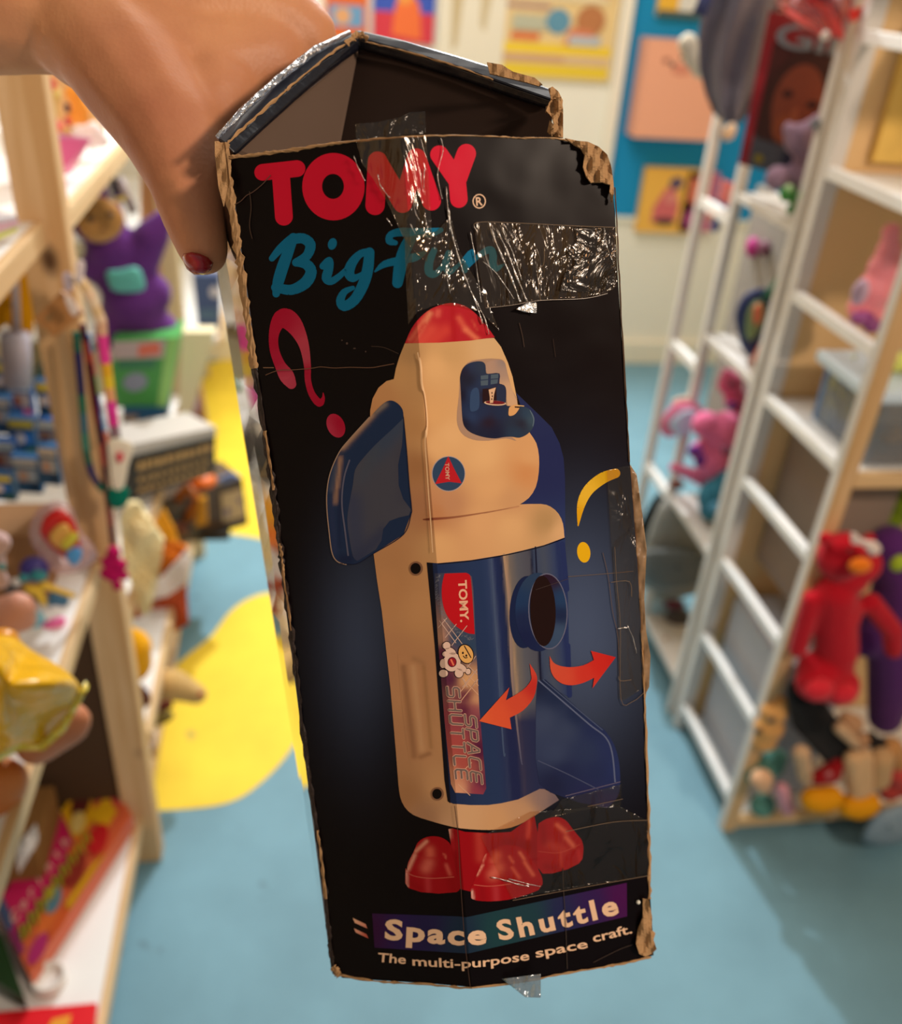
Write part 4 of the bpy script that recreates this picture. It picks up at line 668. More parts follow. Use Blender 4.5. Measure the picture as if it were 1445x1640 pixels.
class Print:
    def __init__(s): s.g = VB()
    def poly(s, loops, col, lay=1, step=0):
        """filled printed shape; loops in photo pixels (first the outline, then holes); col a hex or f(px,py)->rgba"""
        if not isinstance(loops[0][0], (tuple, list)): loops = [loops]
        tr = tessellate_polygon([[Vector((x, y, 0)) for x, y in l] for l in loops])
        flat = [p for l in loops for p in l]; b = bmesh.new(); bv = [b.verts.new((x, y, 0)) for x, y in flat]
        for t in tr:
            try: b.faces.new([bv[i] for i in t])
            except ValueError: pass
        s.cut(b, step); s.emit(b, col, lay)
    def cut(s, b, step):
        def bis(co, no): bmesh.ops.bisect_plane(b, geom=b.verts[:] + b.edges[:] + b.faces[:], dist=1e-5, plane_co=co, plane_no=no)
        bis((RT[0], RT[1], 0), (RB[1] - RT[1], -(RB[0] - RT[0]), 0))
        if step and b.verts:
            xs = [v.co.x for v in b.verts]; ys = [v.co.y for v in b.verts]
            x = math.ceil(min(xs) / step) * step
            while x < max(xs): bis((x, 0, 0), (1, 0, 0)); x += step
            y = math.ceil(min(ys) / step) * step
            while y < max(ys): bis((0, y, 0), (0, 1, 0)); y += step
    def emit(s, b, col, lay):
        b.verts.index_update(); k = [v.co.copy() for v in b.verts]
        c = [(col(p.x, p.y) if callable(col) else lin(col)) for p in k]
        fs = []
        for f in b.faces:
            i = [v.index for v in f.verts]; a = sum((k[i[j]].x * k[i[(j + 1) % len(i)]].y - k[i[(j + 1) % len(i)]].x * k[i[j]].y) for j in range(len(i)))
            fs.append(i if a < 0 else i[::-1])          # face the viewer's side
        s.g.add([fpt(p.x, p.y, lay * LAYER) for p in k], fs, c); b.free()
    def stroke(s, pts, rad, col, lay=1, k=6, smooth=True):
        if not isinstance(rad, (list, tuple)): rad = [rad] * len(pts)
        q = [(p[0], p[1], r) for p, r in zip(pts, rad)]
        q = cat(q, k) if smooth and len(q) > 2 else q
        for i in range(len(q) - 1):
            (x0, y0, r0), (x1, y1, r1) = q[i], q[i + 1]; dx, dy = x1 - x0, y1 - y0; L = math.hypot(dx, dy)
            if L < 1e-4: continue
            nx, ny = -dy / L, dx / L
            s.poly([(x0 + nx * r0, y0 + ny * r0), (x1 + nx * r1, y1 + ny * r1), (x1 - nx * r1, y1 - ny * r1), (x0 - nx * r0, y0 - ny * r0)], col, lay + .0)
        for i, (x, y, r) in enumerate(q):
            if i in (0, len(q) - 1) or not smooth or len(q) < 4 or i % 2 == 0:
                s.disc(x, y, r, r, col, lay + .05 + .01 * (i % 9))
    def disc(s, x, y, rx, ry, col, lay=1, rot=0, n=24, hole=None, step=0):
        c, sn = math.cos(rot), math.sin(rot)
        def ring(a, b, cx=x, cy=y): return [(cx + a * math.cos(t) * c - b * math.sin(t) * sn, cy + a * math.cos(t) * sn + b * math.sin(t) * c) for t in (2 * PI * i / n for i in range(n))]
        s.poly([ring(rx, ry)] + ([ring(*hole)] if hole else []), col, lay, step)
    def text(s, txt, base, up, col, lay=1, offset=0.0, sp=1.0):
        """lettering set along the polyline 'base' (photo pixels), cap height 'up' px"""
        vs, fs, tw = text_mesh(txt, offset, sp)
        L = [0]
        for a, b in zip(base, base[1:]): L.append(L[-1] + math.hypot(b[0] - a[0], b[1] - a[1]))
        T = L[-1]; b = bmesh.new(); bv = []
        for u, v in vs:
            d = u / tw * T; i = 0
            while i < len(L) - 2 and d > L[i + 1]: i += 1
            t = (d - L[i]) / (L[i + 1] - L[i]); x = base[i][0] + (base[i + 1][0] - base[i][0]) * t; y = base[i][1] + (base[i + 1][1] - base[i][1]) * t
            n0 = (base[-1][0] - base[0][0], base[-1][1] - base[0][1]); nl = math.hypot(*n0)
            bx, by = n0[1] / nl, -n0[0] / nl                      # up, square to the whole run
            h = up(t) if callable(up) else up
            bv.append(b.verts.new((x + bx * v * h, y + by * v * h, 0)))
        for f in fs:
            try: b.faces.new([bv[i] for i in f])
            except ValueError: pass
        s.cut(b, 0); s.emit(b, col, lay)
def Z(ox, oy, sc): return lambda *p: [(ox + x / sc, oy + y / sc) for x, y in p]
def z_r(z, r): a, b = z((0, 0), (r, 0)); return b[0] - a[0]
Z1 = Z(340, 220, 4.014); Z3 = Z(660, 160, 4.014); Z4 = Z(500, 460, 3.141); Z5 = Z(560, 840, 2.89); Z6 = Z(480, 1240, 2.408)
ZQ = Z(400, 460, 5.558); ZF = Z(500, 620, 5.465); ZW = Z(620, 470, 5.558); ZL = Z(680, 900, 8.2); ZM = Z(680, 1080, 7.455)
ZR = Z(780, 840, 5.857); ZB = Z(630, 1290, 4.516); ZT = Z(560, 1400, 2.89)
def idw(pts, pw=3.0):
    P_ = [(x, y, lin(h)) for x, y, h in pts]
    def f(px, py):
        ws = 0; c = [0, 0, 0]
        for x, y, h in P_:
            w = 1 / (((x - px) ** 2 + (y - py) ** 2) + 90) ** (pw / 2); ws += w
            for i in range(3): c[i] += h[i] * w
        return (c[0] / ws, c[1] / ws, c[2] / ws, 1)
    return f
def mixc(a, b, t): t = min(1, max(0, t)); return tuple(a[i] * (1 - t) + b[i] * t for i in range(3)) + (1,)

def soft(base, segs):
    b0 = base if callable(base) else (lambda x, y, c=lin(base): c)
    S_ = [(a[0], a[1], a[2], a[3], a[4], lin(a[5]), a[6] if len(a) > 6 else .9) for a in segs]
    def f(x, y):
        c = b0(x, y)
        for x0, y0, x1, y1, w, h, k in S_:
            dx, dy = x1 - x0, y1 - y0; L = dx * dx + dy * dy; t = 0 if L == 0 else min(1, max(0, ((x - x0) * dx + (y - y0) * dy) / L))
            d2 = (x - x0 - dx * t) ** 2 + (y - y0 - dy * t) ** 2; c = mixc(c, h, k * math.exp(-d2 / (w * w)))
        return c
    return f
def segs(z, *items):
    """soft strokes given in zoom coordinates: x0,y0,x1,y1,width,hex[,strength]"""
    return [z((i[0], i[1]))[0] + z((i[2], i[3]))[0] + (z_r(z, i[4]), i[5]) + tuple(i[6:]) for i in items]

carton = thing('toy_carton', 'tall black cardboard toy carton with open top, taped and torn, held up by a hand', 'box', S(760, 1575, .50))
m_print = vmat('glossy_printed_card', .28, .07, bump=(9, .004))
# -- front panel: the black printed card itself
OUT = [(368, 268), (372, 256), (380, 250), (420, 246), (470, 240), (520, 232), (570, 226), (644, 219.5), (720, 217), (800, 219), (880, 221), (922, 227),
       (950, 236), (971, 250), (980, 290), (985, 340), (990, 450), (1000, 600), (1009, 740), (1021, 900), (1029, 1040), (1035, 1200), (1039, 1330), (1042, 1440),
       (1046, 1500), (1047, 1530), (1000, 1543), (940, 1553), (880, 1563), (830, 1572), (756, 1581), (700, 1576), (640, 1572), (590, 1569), (548, 1566), (534, 1552), (528, 1510),
       (505, 1330), (483, 1150), (464, 1000), (450, 870), (432, 740), (413, 590), (399, 480), (387, 400), (376, 320)]
BLK = lin('#0d0708'); GLOW = lin('#47536f'); BR = lin('#160c09')
def ground(x, y):
    g = math.exp(-((x - 925) / 115) ** 2 - ((y - 1010) / 190) ** 2) + .62 * math.exp(-((x - 575) / 62) ** 2 - ((y - 1020) / 170) ** 2)
    c = mixc(BLK, BR, (x - 600) / 500 if y < 800 else 0)
    return mixc(c, GLOW, g * .95)
fp = Print(); fp.poly(OUT, ground, 0, 16)
g = fp.g; k = len(g.v)                                   # card thickness: a rim going back
rim = [fpt(x, y, 0) for x, y in OUT]; nb = (NL + NR).normalized()
back = [p - nb * .0016 for p in rim]
n = len(OUT); g.add(rim + back, [(i, (i + 1) % n, n + (i + 1) % n, n + i)[::-1] for i in range(n)], lin('#a07850'))
front = obj('front_panel', g, m_print, carton, label='glossy black front panel printed with a toy picture')

# -- TOMY
RED = '#cc1230'
pt = Print()
pt.stroke([(421, 276), (476, 270)], 13.4, RED, 2, smooth=False); pt.stroke([(450, 277), (455, 347)], 14.3, RED, 2.2, smooth=False)
pt.disc(534.3, 299, 50, 54, RED, 2, n=48, hole=(17.5, 20, 533.6, 298.5))
pt.stroke([(601, 329), (605, 258)], 15.5, RED, 2, smooth=False); pt.stroke([(605, 258), (645, 326)], 15, RED, 2.2, smooth=False)
pt.stroke([(645, 326), (667, 253)], 15, RED, 2.4, smooth=False); pt.stroke([(667, 253), (691, 322)], 15.3, RED, 2.6, smooth=False)
pt.stroke([(703.6, 247.5), (731, 287)], 14.5, RED, 2, smooth=False); pt.stroke([(747, 246), (733, 285)], 15.5, RED, 2.2, smooth=False); pt.stroke([(732, 285), (735, 319)], 14, RED, 2.4, smooth=False)
obj('brand_lettering', pt.g, m_print, front, label='fat rounded red capital letters')
pr = Print()
pr.disc(767.6, 322.4, 10.8, 11.8, '#e0b898', 2, hole=(8.9, 9.9, 767.6, 322.4)); pr.text('R', [(763, 329.5), (773.5, 328.5)], 14, '#e0b898', 2, .03)
obj('registered_mark', pr.g, m_print, front, label='small cream letter in a ring')
# -- Big Fun, brush script
TEAL = '#0a6488'
ps = Print()
def bs(z, pts, rad, lay): ps.stroke(z(*pts), [z_r(z, r) for r in rad] if isinstance(rad, list) else z_r(z, rad), TEAL, lay)
bs(Z1, [(385, 778), (430, 725), (480, 680), (520, 650)], [20, 26, 30, 32], 2)
bs(Z1, [(522, 645), (492, 730), (455, 830), (425, 930), (412, 1005)], [30, 34, 38, 36, 24], 2.6)
bs(Z1, [(520, 655), (585, 650), (632, 690), (610, 760), (540, 805)], [33, 33, 34, 30, 26], 3.2)
bs(Z1, [(540, 805), (605, 815), (637, 865), (600, 935), (510, 980), (410, 965)], [24, 33, 36, 38, 33, 30], 3.8)
ps.disc(*Z1((773, 685))[0], 7, 9.5, TEAL, 2, rot=.3)
bs(Z1, [(712, 828), (752, 795), (748, 850), (735, 905), (765, 925), (815, 895), (862, 850)], [22, 26, 30, 30, 24, 20, 16], 2)
bs(Z1, [(1008, 740), (955, 748), (905, 800), (880, 865), (905, 905), (960, 880), (985, 840)], [28, 24, 30, 34, 26, 14, 10], 2)
bs(Z1, [(1012, 740), (1000, 850), (970, 950), (915, 1045), (850, 1085), (825, 1050), (850, 995), (905, 968)], [32, 36, 36, 34, 32, 28, 22, 14], 2.6)
bs(Z1, [(1178, 678), (1140, 665), (1150, 625), (1220, 608), (1300, 612), (1400, 612), (1470, 596)], [16, 24, 22, 28, 28, 30, 16], 2)
bs(Z1, [(1290, 625), (1240, 720), (1212, 820), (1192, 935)], [34, 40, 42, 34], 2.6)
bs(Z1, [(1048, 862), (1110, 815), (1215, 790), (1310, 768), (1375, 735)], [6, 22, 26, 26, 8], 3.2)
bs(Z3, [(142, 968), (112, 1040), (110, 1105), (150, 1118), (200, 1060), (230, 985)], [20, 26, 28, 22, 15, 16], 2)
bs(Z3, [(235, 985), (215, 1060), (240, 1105), (300, 1060), (370, 985)], [20, 24, 20, 12, 16], 2.6)
bs(Z3, [(385, 980), (358, 1040), (338, 1095)], [20, 22, 20], 3.2)
bs(Z3, [(345, 1085), (420, 1010), (490, 965), (520, 985), (520, 1050), (540, 1085), (585, 1060)], [12, 16, 24, 26, 24, 20, 8], 3.8)
obj('script_lettering', ps.g, m_print, front, label='teal brush script lettering')
# -- question marks
pq = Print()
qc = idw([(x, y, h) for (x, y), h in zip(ZQ((250, 250), (220, 500), (250, 660), (300, 330), (400, 400), (470, 480), (490, 620), (330, 820), (380, 860), (510, 760), (520, 900), (620, 1040)),
        ('#a4082c', '#a4082c', '#a80e34', '#a4082c', '#b02540', '#b84050', '#b04050', '#bb4458', '#b03a50', '#a4082c', '#a4082c', '#a4082c'))])
pq.stroke(ZQ((372, 862), (330, 790), (270, 690), (222, 560), (215, 430), (250, 320), (310, 275), (380, 320), (445, 420), (490, 540), (515, 700), (520, 830), (555, 950), (620, 1030), (655, 990), (655, 940)),
          [z_r(ZQ, r) for r in (44, 66, 48, 42, 44, 62, 88, 82, 60, 42, 31, 28, 30, 34, 16, 3)], qc, 2)
pq.disc(*ZQ((768, 1232))[0], 14, 20, idw([(ZQ((700, 1260))[0] + ('#b4334c',)), (ZQ((790, 1220))[0] + ('#a4082c',))]), 2, rot=-.42, step=6)
obj('question_mark', pq.g, m_print, front, label='magenta question mark'); pq = Print()
yc = idw([(980, 762, '#c89a18'), (940, 790, '#e0b030'), (925, 830, '#d89c10')])
pq.stroke([(986, 758), (965, 766), (943, 784), (931, 808), (926, 842)], [7.5, 9, 8.5, 6.5, .8], yc, 2)
pq.disc(935, 884.5, 10.6, 16.6, '#e2ac14', 2, rot=-.12)
obj('question_mark', pq.g, m_print, front, label='yellow question mark')

# -- printed picture of the toy
pp = Print()
BL, BLD, BLL, CR, CRS = '#26385a', '#1a2140', '#4a566c', '#d8a272', '#b98458'
# navy piece behind
pp.poly(Z4((1025, 530), (1075, 578), (1150, 650), (1205, 705), (1245, 785), (1265, 860), (1272, 960), (1274, 1250), (1272, 1500), (1290, 1900), (1100, 1500), (1050, 1050), (1100, 740)), idw([Z4((1100, 620))[0] + ('#262c54',), Z4((1200, 900))[0] + ('#252a54',), Z4((1260, 1300))[0] + ('#2c3862',), Z4((1280, 1800))[0] + ('#2b3a60',)]), 2, 10)
# white body
body = Z4((468, 280), (440, 350), (422, 410), (412, 462), (375, 472), (335, 505), (305, 560), (293, 620), (292, 700), (300, 1200), (310, 1340)) + \
    Z5((128, 260), (150, 400), (190, 760), (215, 1050), (228, 1220)) + cat(Z6((382, 40), (388, 85), (405, 125), (440, 157), (500, 178), (560, 195), (620, 208), (700, 214), (760, 213), (815, 205), (870, 182), (940, 138), (1000, 99)), 2) + \
    Z6((985, 78), (940, 55)) + Z5((880, 1222), (860, 800), (995, 60)) + cat(Z4((1268, 1245), (1262, 1190), (1240, 1140), (1200, 1104), (1150, 1090), (1045, 1092)), 2) + \
    cat(Z4((1045, 1092), (1090, 1060), (1125, 1005), (1140, 930), (1141, 850), (1128, 785), (1100, 740)), 2) + Z4((1040, 640), (1030, 560), (1008, 450), (985, 380), (950, 300), (915, 255), (700, 270))
cream = idw([(x, y, h) for (x, y), h in zip(Z4((500, 330), (450, 450), (350, 540), (330, 620), (620, 400), (520, 700), (620, 640), (700, 330), (880, 310), (980, 480), (530, 900), (540, 1100), (640, 800), (700, 750), (860, 850), (1100, 850), (1080, 930), (900, 1000), (700, 1090), (620, 1140), (1000, 1080), (850, 1180), (1000, 1200), (1180, 1180), (1250, 1230), (640, 1300), (400, 1350)),
    ('#b98d5e', '#cf9c66', '#c8905e', '#c48a5a', '#dcab74', '#c8925e', '#d8a46c', '#c89c68', '#d2aa7a', '#d8aa76', '#b27c50', '#b8805a', '#dcaa74', '#dfae78', '#dfae78', '#d6a06c', '#cc8c58', '#d8a470', '#b98560', '#b47a50', '#c99668', '#d6a270', '#d9a874', '#b08a5c', '#d6a878', '#d2a06c', '#c08a5c'))] +
    [(x, y, h) for (x, y), h in zip(Z5((180, 300), (330, 400), (200, 600), (350, 700), (260, 1000), (400, 1000), (260, 1250), (430, 1200), (350, 1360), (480, 1390)), ('#c68e5e', '#cf9866', '#c08a60', '#c28c62', '#b8845c', '#c49064', '#a87850', '#c89668', '#a87c5c', '#c89a74'))] +
    [(x, y, h) for (x, y), h in zip(Z6((640, 160), (760, 180), (860, 150), (940, 90), (980, 95)), ('#c69a70', '#c49468', '#b88c68', '#8a7068', '#6a5a60'))])
pp.poly(body, cream, 3, 7)
# horizontal seam, crease and dimples on the white body
def fade(c1, c0, x0, x1): a, b = lin(c1), lin(c0); return lambda x, y: mixc(a, b, (x - x0) / (x1 - x0))
pp.stroke(Z4((560, 1168), (600, 1166), (720, 1156), (900, 1128), (1040, 1100)), [.8, 2.0, 1.6, 1.0, .5], fade('#7a3c28', '#b8845c', 690, 830), 4)
pp.stroke(Z4((862, 1138), (1040, 1104)), [.6, .8], '#c08a62', 4, smooth=False)
pp.poly(cat(Z5((225, 640), (245, 608), (320, 600), (362, 630), (400, 1020), (392, 1080), (330, 1104), (275, 1080)), 4, True), soft(cream, segs(Z5, (250, 660, 300, 1070, 16, '#9a6c4a', .85), (300, 620, 340, 640, 14, '#a87a54', .6), (345, 660, 378, 1030, 11, '#a6784e', .75), (330, 1075, 370, 1060, 12, '#9a6c4a', .8), (295, 660, 335, 1040, 14, '#d0a074', .7))), 4, 3)
# red nose cone
nose = cat(Z4((468, 282), (500, 210), (545, 150), (600, 108), (665, 84), (710, 80), (770, 95), (830, 140), (885, 205), (918, 252)), 3) + Z4((800, 268), (640, 279))
pp.poly(nose, soft('#b3202a', segs(ZW, (250, 410, 380, 180, 26, '#dc8a64', .8), (200, 420, 330, 230, 16, '#d06a50', .7), (240, 420, 330, 270, 16, '#b01c24', .8), (310, 430, 390, 330, 70, '#d04c3e', .85), (420, 420, 520, 330, 60, '#cf4438', .7), (450, 190, 455, 160, 26, '#d86050', .8),
    (580, 110, 600, 420, 26, '#ac1820', .9), (640, 220, 700, 320, 26, '#d85c48', .8), (700, 320, 800, 405, 24, '#e07454', .85), (760, 240, 800, 330, 10, '#d05844', .7), (800, 340, 900, 380, 24, '#aa1a22', .7), (720, 180, 850, 300, 22, '#b02026', .6))), 4, 4)
# left fin
fin = cat(ZF((505, 265), (600, 165), (660, 122), (710, 120), (760, 150), (795, 200), (802, 260)), 3)[:-1] + ZF((805, 280), (830, 560), (850, 850), (872, 1040), (868, 1110), (800, 1290)) + ZF((540, 1455), (400, 1540)) + cat(ZF((380, 1548), (300, 1548), (220, 1520), (180, 1450), (160, 1300), (138, 1100), (132, 940), (160, 760), (230, 590), (300, 490), (400, 380), (505, 265)), 3)[:-1]
finc = soft('#20304f', segs(ZF, (520, 245, 250, 540, 30, '#b48c6e', .95), (640, 150, 560, 215, 26, '#8a7a6e', .8), (250, 620, 205, 1010, 20, '#a07a62', .95), (210, 700, 170, 900, 22, '#4c5060', .7), (170, 1000, 200, 1440, 24, '#2a3456', .8),
    (240, 560, 300, 600, 24, '#20304c', .8), (232, 900, 250, 1400, 12, '#1c2444', .8), (265, 1500, 330, 1500, 40, '#1a2242', .8)))
pp.poly(fin, finc, 5, 4)
inner = cat(ZF((802, 270), (700, 370), (560, 500), (450, 620), (380, 720), (360, 850), (335, 980), (310, 1150), (325, 1300), (360, 1480), (400, 1520)), 3) + ZF((560, 1420), (610, 1340), (625, 1240), (680, 1170), (760, 1140), (850, 1120), (868, 1070), (800, 980), (760, 860), (755, 680), (790, 500))
pp.poly(inner, soft('#4a4a56', segs(ZF, (780, 320, 560, 560, 90, '#3a4860', .8), (560, 560, 440, 800, 60, '#464c5a', .8), (800, 560, 790, 980, 70, '#444452', .7), (360, 1000, 400, 1500, 90, '#3a405a', .8), (400, 1500, 620, 1280, 70, '#343a54', .8))), 6, 7)
for zpts, r, h in (((ZF((330, 640), (290, 760), (268, 900), (265, 1050), (290, 1250), (318, 1470))), 1.3, '#5e5c70'), (ZF((802, 262), (830, 560), (852, 850), (872, 1050), (868, 1112), (800, 1290), (540, 1455), (390, 1545), (250, 1540)), .7, '#1a1f38'),
                    (ZF((300, 1552), (220, 1522), (175, 1440), (150, 1250), (132, 1060), (134, 900), (165, 740), (240, 570), (330, 455), (505, 262)), .8, '#a88a74')):
    pp.stroke(zpts, r, h, 7)
# blue hull
hull = Z5((358, 175), (408, 179), (560, 165), (700, 142), (800, 120), (900, 95), (995, 60), (1010, 330), (1020, 800), (900, 740), (865, 800), (868, 1090), (930, 1225), (880, 1223)) + Z5((780, 1272), (700, 1290), (640, 1298), (560, 1298), (480, 1292), (468, 1286))
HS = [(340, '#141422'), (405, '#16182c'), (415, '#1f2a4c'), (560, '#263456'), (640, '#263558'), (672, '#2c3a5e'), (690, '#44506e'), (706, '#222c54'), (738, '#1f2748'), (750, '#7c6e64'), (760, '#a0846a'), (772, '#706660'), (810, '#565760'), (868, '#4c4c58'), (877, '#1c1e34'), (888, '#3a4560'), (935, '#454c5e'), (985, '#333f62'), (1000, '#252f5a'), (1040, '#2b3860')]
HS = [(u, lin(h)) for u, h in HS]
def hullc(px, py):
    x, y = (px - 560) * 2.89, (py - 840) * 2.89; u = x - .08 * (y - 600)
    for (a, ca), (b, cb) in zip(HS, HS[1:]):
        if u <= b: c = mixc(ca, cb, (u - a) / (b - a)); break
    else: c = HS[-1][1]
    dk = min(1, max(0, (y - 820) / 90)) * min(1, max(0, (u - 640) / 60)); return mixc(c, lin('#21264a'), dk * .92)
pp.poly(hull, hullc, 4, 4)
pp.poly(Z5((358, 175), (385, 177), (420, 640), (468, 1290), (455, 1280), (440, 1180), (395, 560)), '#15131c', 5)
pp.stroke(Z5((715, 140), (742, 400), (752, 700), (790, 1060), (800, 1110)), [2, 2.2, 2.0, 1.2, .6], fade('#a88a70', '#4c4e68', 808, 835), 5)
pp.stroke(Z5((655, 155), (690, 700), (712, 1040), (720, 1060)), [1, 1.3, 1.2, .6], '#42506e', 5)
pp.stroke(Z5((860, 105), (866, 230)), 1.3, '#1c1e34', 5, smooth=False); pp.stroke(Z5((880, 590), (884, 715)), 1.5, '#1c1e34', 5, smooth=False)
pp.stroke(Z5((985, 90), (1005, 300)), 4, '#26305c', 4.5, smooth=False); pp.stroke(Z5((1010, 560), (1018, 790)), 4, '#26305c', 4.5, smooth=False)
pp.stroke(Z5((410, 182), (560, 168), (700, 145), (800, 124), (900, 98), (993, 64)), .8, '#141018', 6)
# right fin
rfin = Z5((868, 745), (872, 722), (905, 716), (1000, 800), (1100, 890)) + cat(Z5((1180, 950), (1220, 1010), (1245, 1090), (1252, 1190), (1240, 1260), (1190, 1312)), 3) + Z5((1150, 1302), (1060, 1285), (930, 1240), (878, 1200), (860, 1080), (862, 820))
pp.poly(rfin, idw([(x, y, h) for (x, y), h in zip(Z5((880, 740), (950, 790), (1050, 880), (1130, 940), (1200, 1030), (1235, 1150), (900, 900), (1000, 950), (950, 1050), (1100, 1050), (1150, 1150), (1000, 1150), (950, 1200), (1100, 1260), (1200, 1280), (1215, 1200)),
    ('#1e2540', '#202a48', '#202a4a', '#232c52', '#262f58', '#26305c', '#3a4460', '#36405c', '#36405e', '#2a3454', '#242c50', '#22284a', '#1f2340', '#24264c', '#2c2858', '#242c54'))]), 6, 7)
for zp, r, h in ((Z5((875, 722), (1000, 830), (1110, 925), (1185, 985), (1215, 1060), (1228, 1190)), 1.1, '#5c6480'), (Z5((895, 718), (1050, 850), (1170, 950)), .7, '#4a5470'), (Z5((872, 1092), (1000, 1150), (1150, 1225)), .7, '#4a506c'), (Z5((1252, 1190), (1000, 1255)), .5, '#6a6070')):
    pp.stroke(zp, r, h, 7)
# porthole ring
pp.disc(*ZR((360, 820))[0], 25.5, 58, '#1a2344', 7, rot=.06, n=32); pp.disc(*ZR((480, 820))[0], 37, 63, idw([ZR((300, 700))[0] + ('#20365a',), ZR((340, 900))[0] + ('#1e2648',), ZR((350, 1050))[0] + ('#1a2044',), ZR((400, 520))[0] + ('#2a3c58',), ZR((700, 800))[0] + ('#24385c',)]), 8, rot=-.02, n=36, step=8)
pp.disc(*ZR((570, 812))[0], 31.5, 61, '#64647a', 9, rot=-.04, n=40); pp.disc(*ZR((570, 812))[0], 29.8, 59.2, idw([ZR((700, 700))[0] + ('#243c60',), ZR((690, 850))[0] + ('#1c2444',), ZR((670, 1000))[0] + ('#3a4c68',), ZR((600, 500))[0] + ('#2c1828',)]), 10, rot=-.04, n=40, step=6)
pp.disc(*ZR((522, 808))[0], 20.5, 56.5, '#221210', 11, rot=-.03, n=36)
# screw holes
for (x, y), r in ((Z4((524, 1414))[0], 8.2), (ZM((157, 1424))[0], 7.6)):
    pp.disc(x, y, r + 2.6, r + 3.2, '#8c6248', 7); pp.disc(x - .5, y, r, r + .6, '#120c0c', 8)
# round badge
bx, by = Z4((686, 938))[0]
pp.disc(bx, by, 27, 28.4, '#a89898', 4, n=40); pp.disc(bx, by, 25.8, 27.2, '#2f435e', 5, n=40)
pp.poly(Z4((684, 850), (715, 915), (752, 986), (688, 978), (618, 990), (655, 915)), '#b41e26', 6)
pp.text('TOMY', [Z4((668, 884))[0], Z4((672, 970))[0]], 6.5, '#c89a80', 7, .03)
# cockpit window and pilot seat
win = cat(ZW((652, 800), (650, 740), (672, 670), (720, 625), (790, 605), (850, 608), (875, 640), (880, 700), (900, 715), (1000, 712), (998, 800), (1040, 815), (1060, 860), (1058, 960), (1070, 1000), (1180, 1000), (1270, 1030), (1310, 1110), (1300, 1190), (1250, 1250), (1180, 1283), (1110, 1275), (1040, 1278), (960, 1290), (860, 1278), (760, 1245), (700, 1200), (672, 1130), (660, 950)), 3, True)
pp.poly(cat(ZW((640, 900), (655, 720), (720, 615), (840, 585), (960, 580), (1040, 600), (1070, 700), (1110, 850), (1160, 980), (1100, 1240), (1150, 1310), (1060, 1290), (900, 1310), (760, 1300), (660, 1240), (620, 1120)), 3, True), '#a9866e', 4)
pp.poly(cat(ZW((880, 620), (980, 590), (1050, 620), (1080, 760), (1130, 900), (1160, 985), (1070, 1000), (1060, 860), (1000, 800), (1000, 712), (890, 712)), 2, True), idw([ZW((930, 640))[0] + ('#b08c76',), ZW((1030, 620))[0] + ('#8c7c78',), ZW((1040, 700))[0] + ('#a88a78',), ZW((1090, 850))[0] + ('#caa07c',), ZW((1100, 960))[0] + ('#cca27c',)]), 5, 6)
pp.poly(win, idw([(x, y, h) for (x, y), h in zip(ZW((690, 700), (750, 650), (830, 650), (670, 900), (700, 1150), (760, 900), (750, 1100), (780, 1000), (850, 1060), (900, 1150), (950, 1240), (1000, 1050), (860, 900), (860, 820), (1000, 900), (1040, 880), (1150, 1080), (1230, 1080), (1280, 1120), (1200, 1150), (1150, 1240), (720, 770), (860, 1240)),
    ('#241d2e', '#2a3450', '#2e384c', '#1c1420', '#1c1624', '#2a3c60', '#2c3c60', '#203050', '#26304e', '#2c1a24', '#1e2038', '#242e4a', '#2a1a20', '#283858', '#301c24', '#28304c', '#2a3244', '#2c4058', '#3c5060', '#281e2a', '#2a3a50', '#20202e', '#20243a'))], 3.5), 6, 4)
for q in (((832, 732), (900, 724), (898, 762), (834, 768)), ((922, 722), (990, 716), (988, 756), (922, 760)), ((832, 776), (898, 770), (896, 816), (834, 820)), ((922, 768), (986, 762), (982, 800), (920, 810))): pp.poly(ZW(*q), '#4c5a68', 7)
pp.poly(cat(ZW((735, 1000), (745, 880), (785, 838), (815, 860), (822, 960), (810, 1030), (750, 1050)), 3, True), '#34486a', 7)
pp.poly(cat(ZW((975, 830), (1010, 805), (1045, 830), (1055, 900), (1050, 970), (960, 960), (965, 880)), 3, True), '#2a3048', 7)
pp.poly(ZW((850, 850), (970, 838), (975, 960), (850, 975)), '#2a1618', 7.5)
pp.disc(*ZW((960, 975))[0], 17.5, 3.9, '#d8b494', 8, rot=.05); pp.disc(*ZW((962, 970))[0], 15.6, 2.9, '#701c22', 9, rot=.05)
pp.poly(ZW((902, 856), (966, 836), (950, 900), (942, 972), (914, 975), (912, 920)), '#d8ac88', 10)
for e in ((932, 885), (935, 915), (930, 940)): pp.disc(*ZW(e)[0], .9, 1.6, '#3a2018', 11)
pp.poly(cat(ZW((1090, 1010), (1140, 990), (1180, 1000), (1165, 1040), (1130, 1080), (1085, 1088), (1080, 1050)), 3, True), '#d8a066', 8)
pp.stroke(ZW((1150, 995), (1215, 1002)), [.7, .7], '#e0b070', 9, smooth=False); pp.stroke(ZW((1140, 1010), (1175, 1012)), [1.1, 1.1], '#2a1a18', 9, smooth=False)
pp.stroke(ZW((1270, 1040), (1303, 1110), (1296, 1180)), [.6, 1, .6], '#5c6c7c', 8)
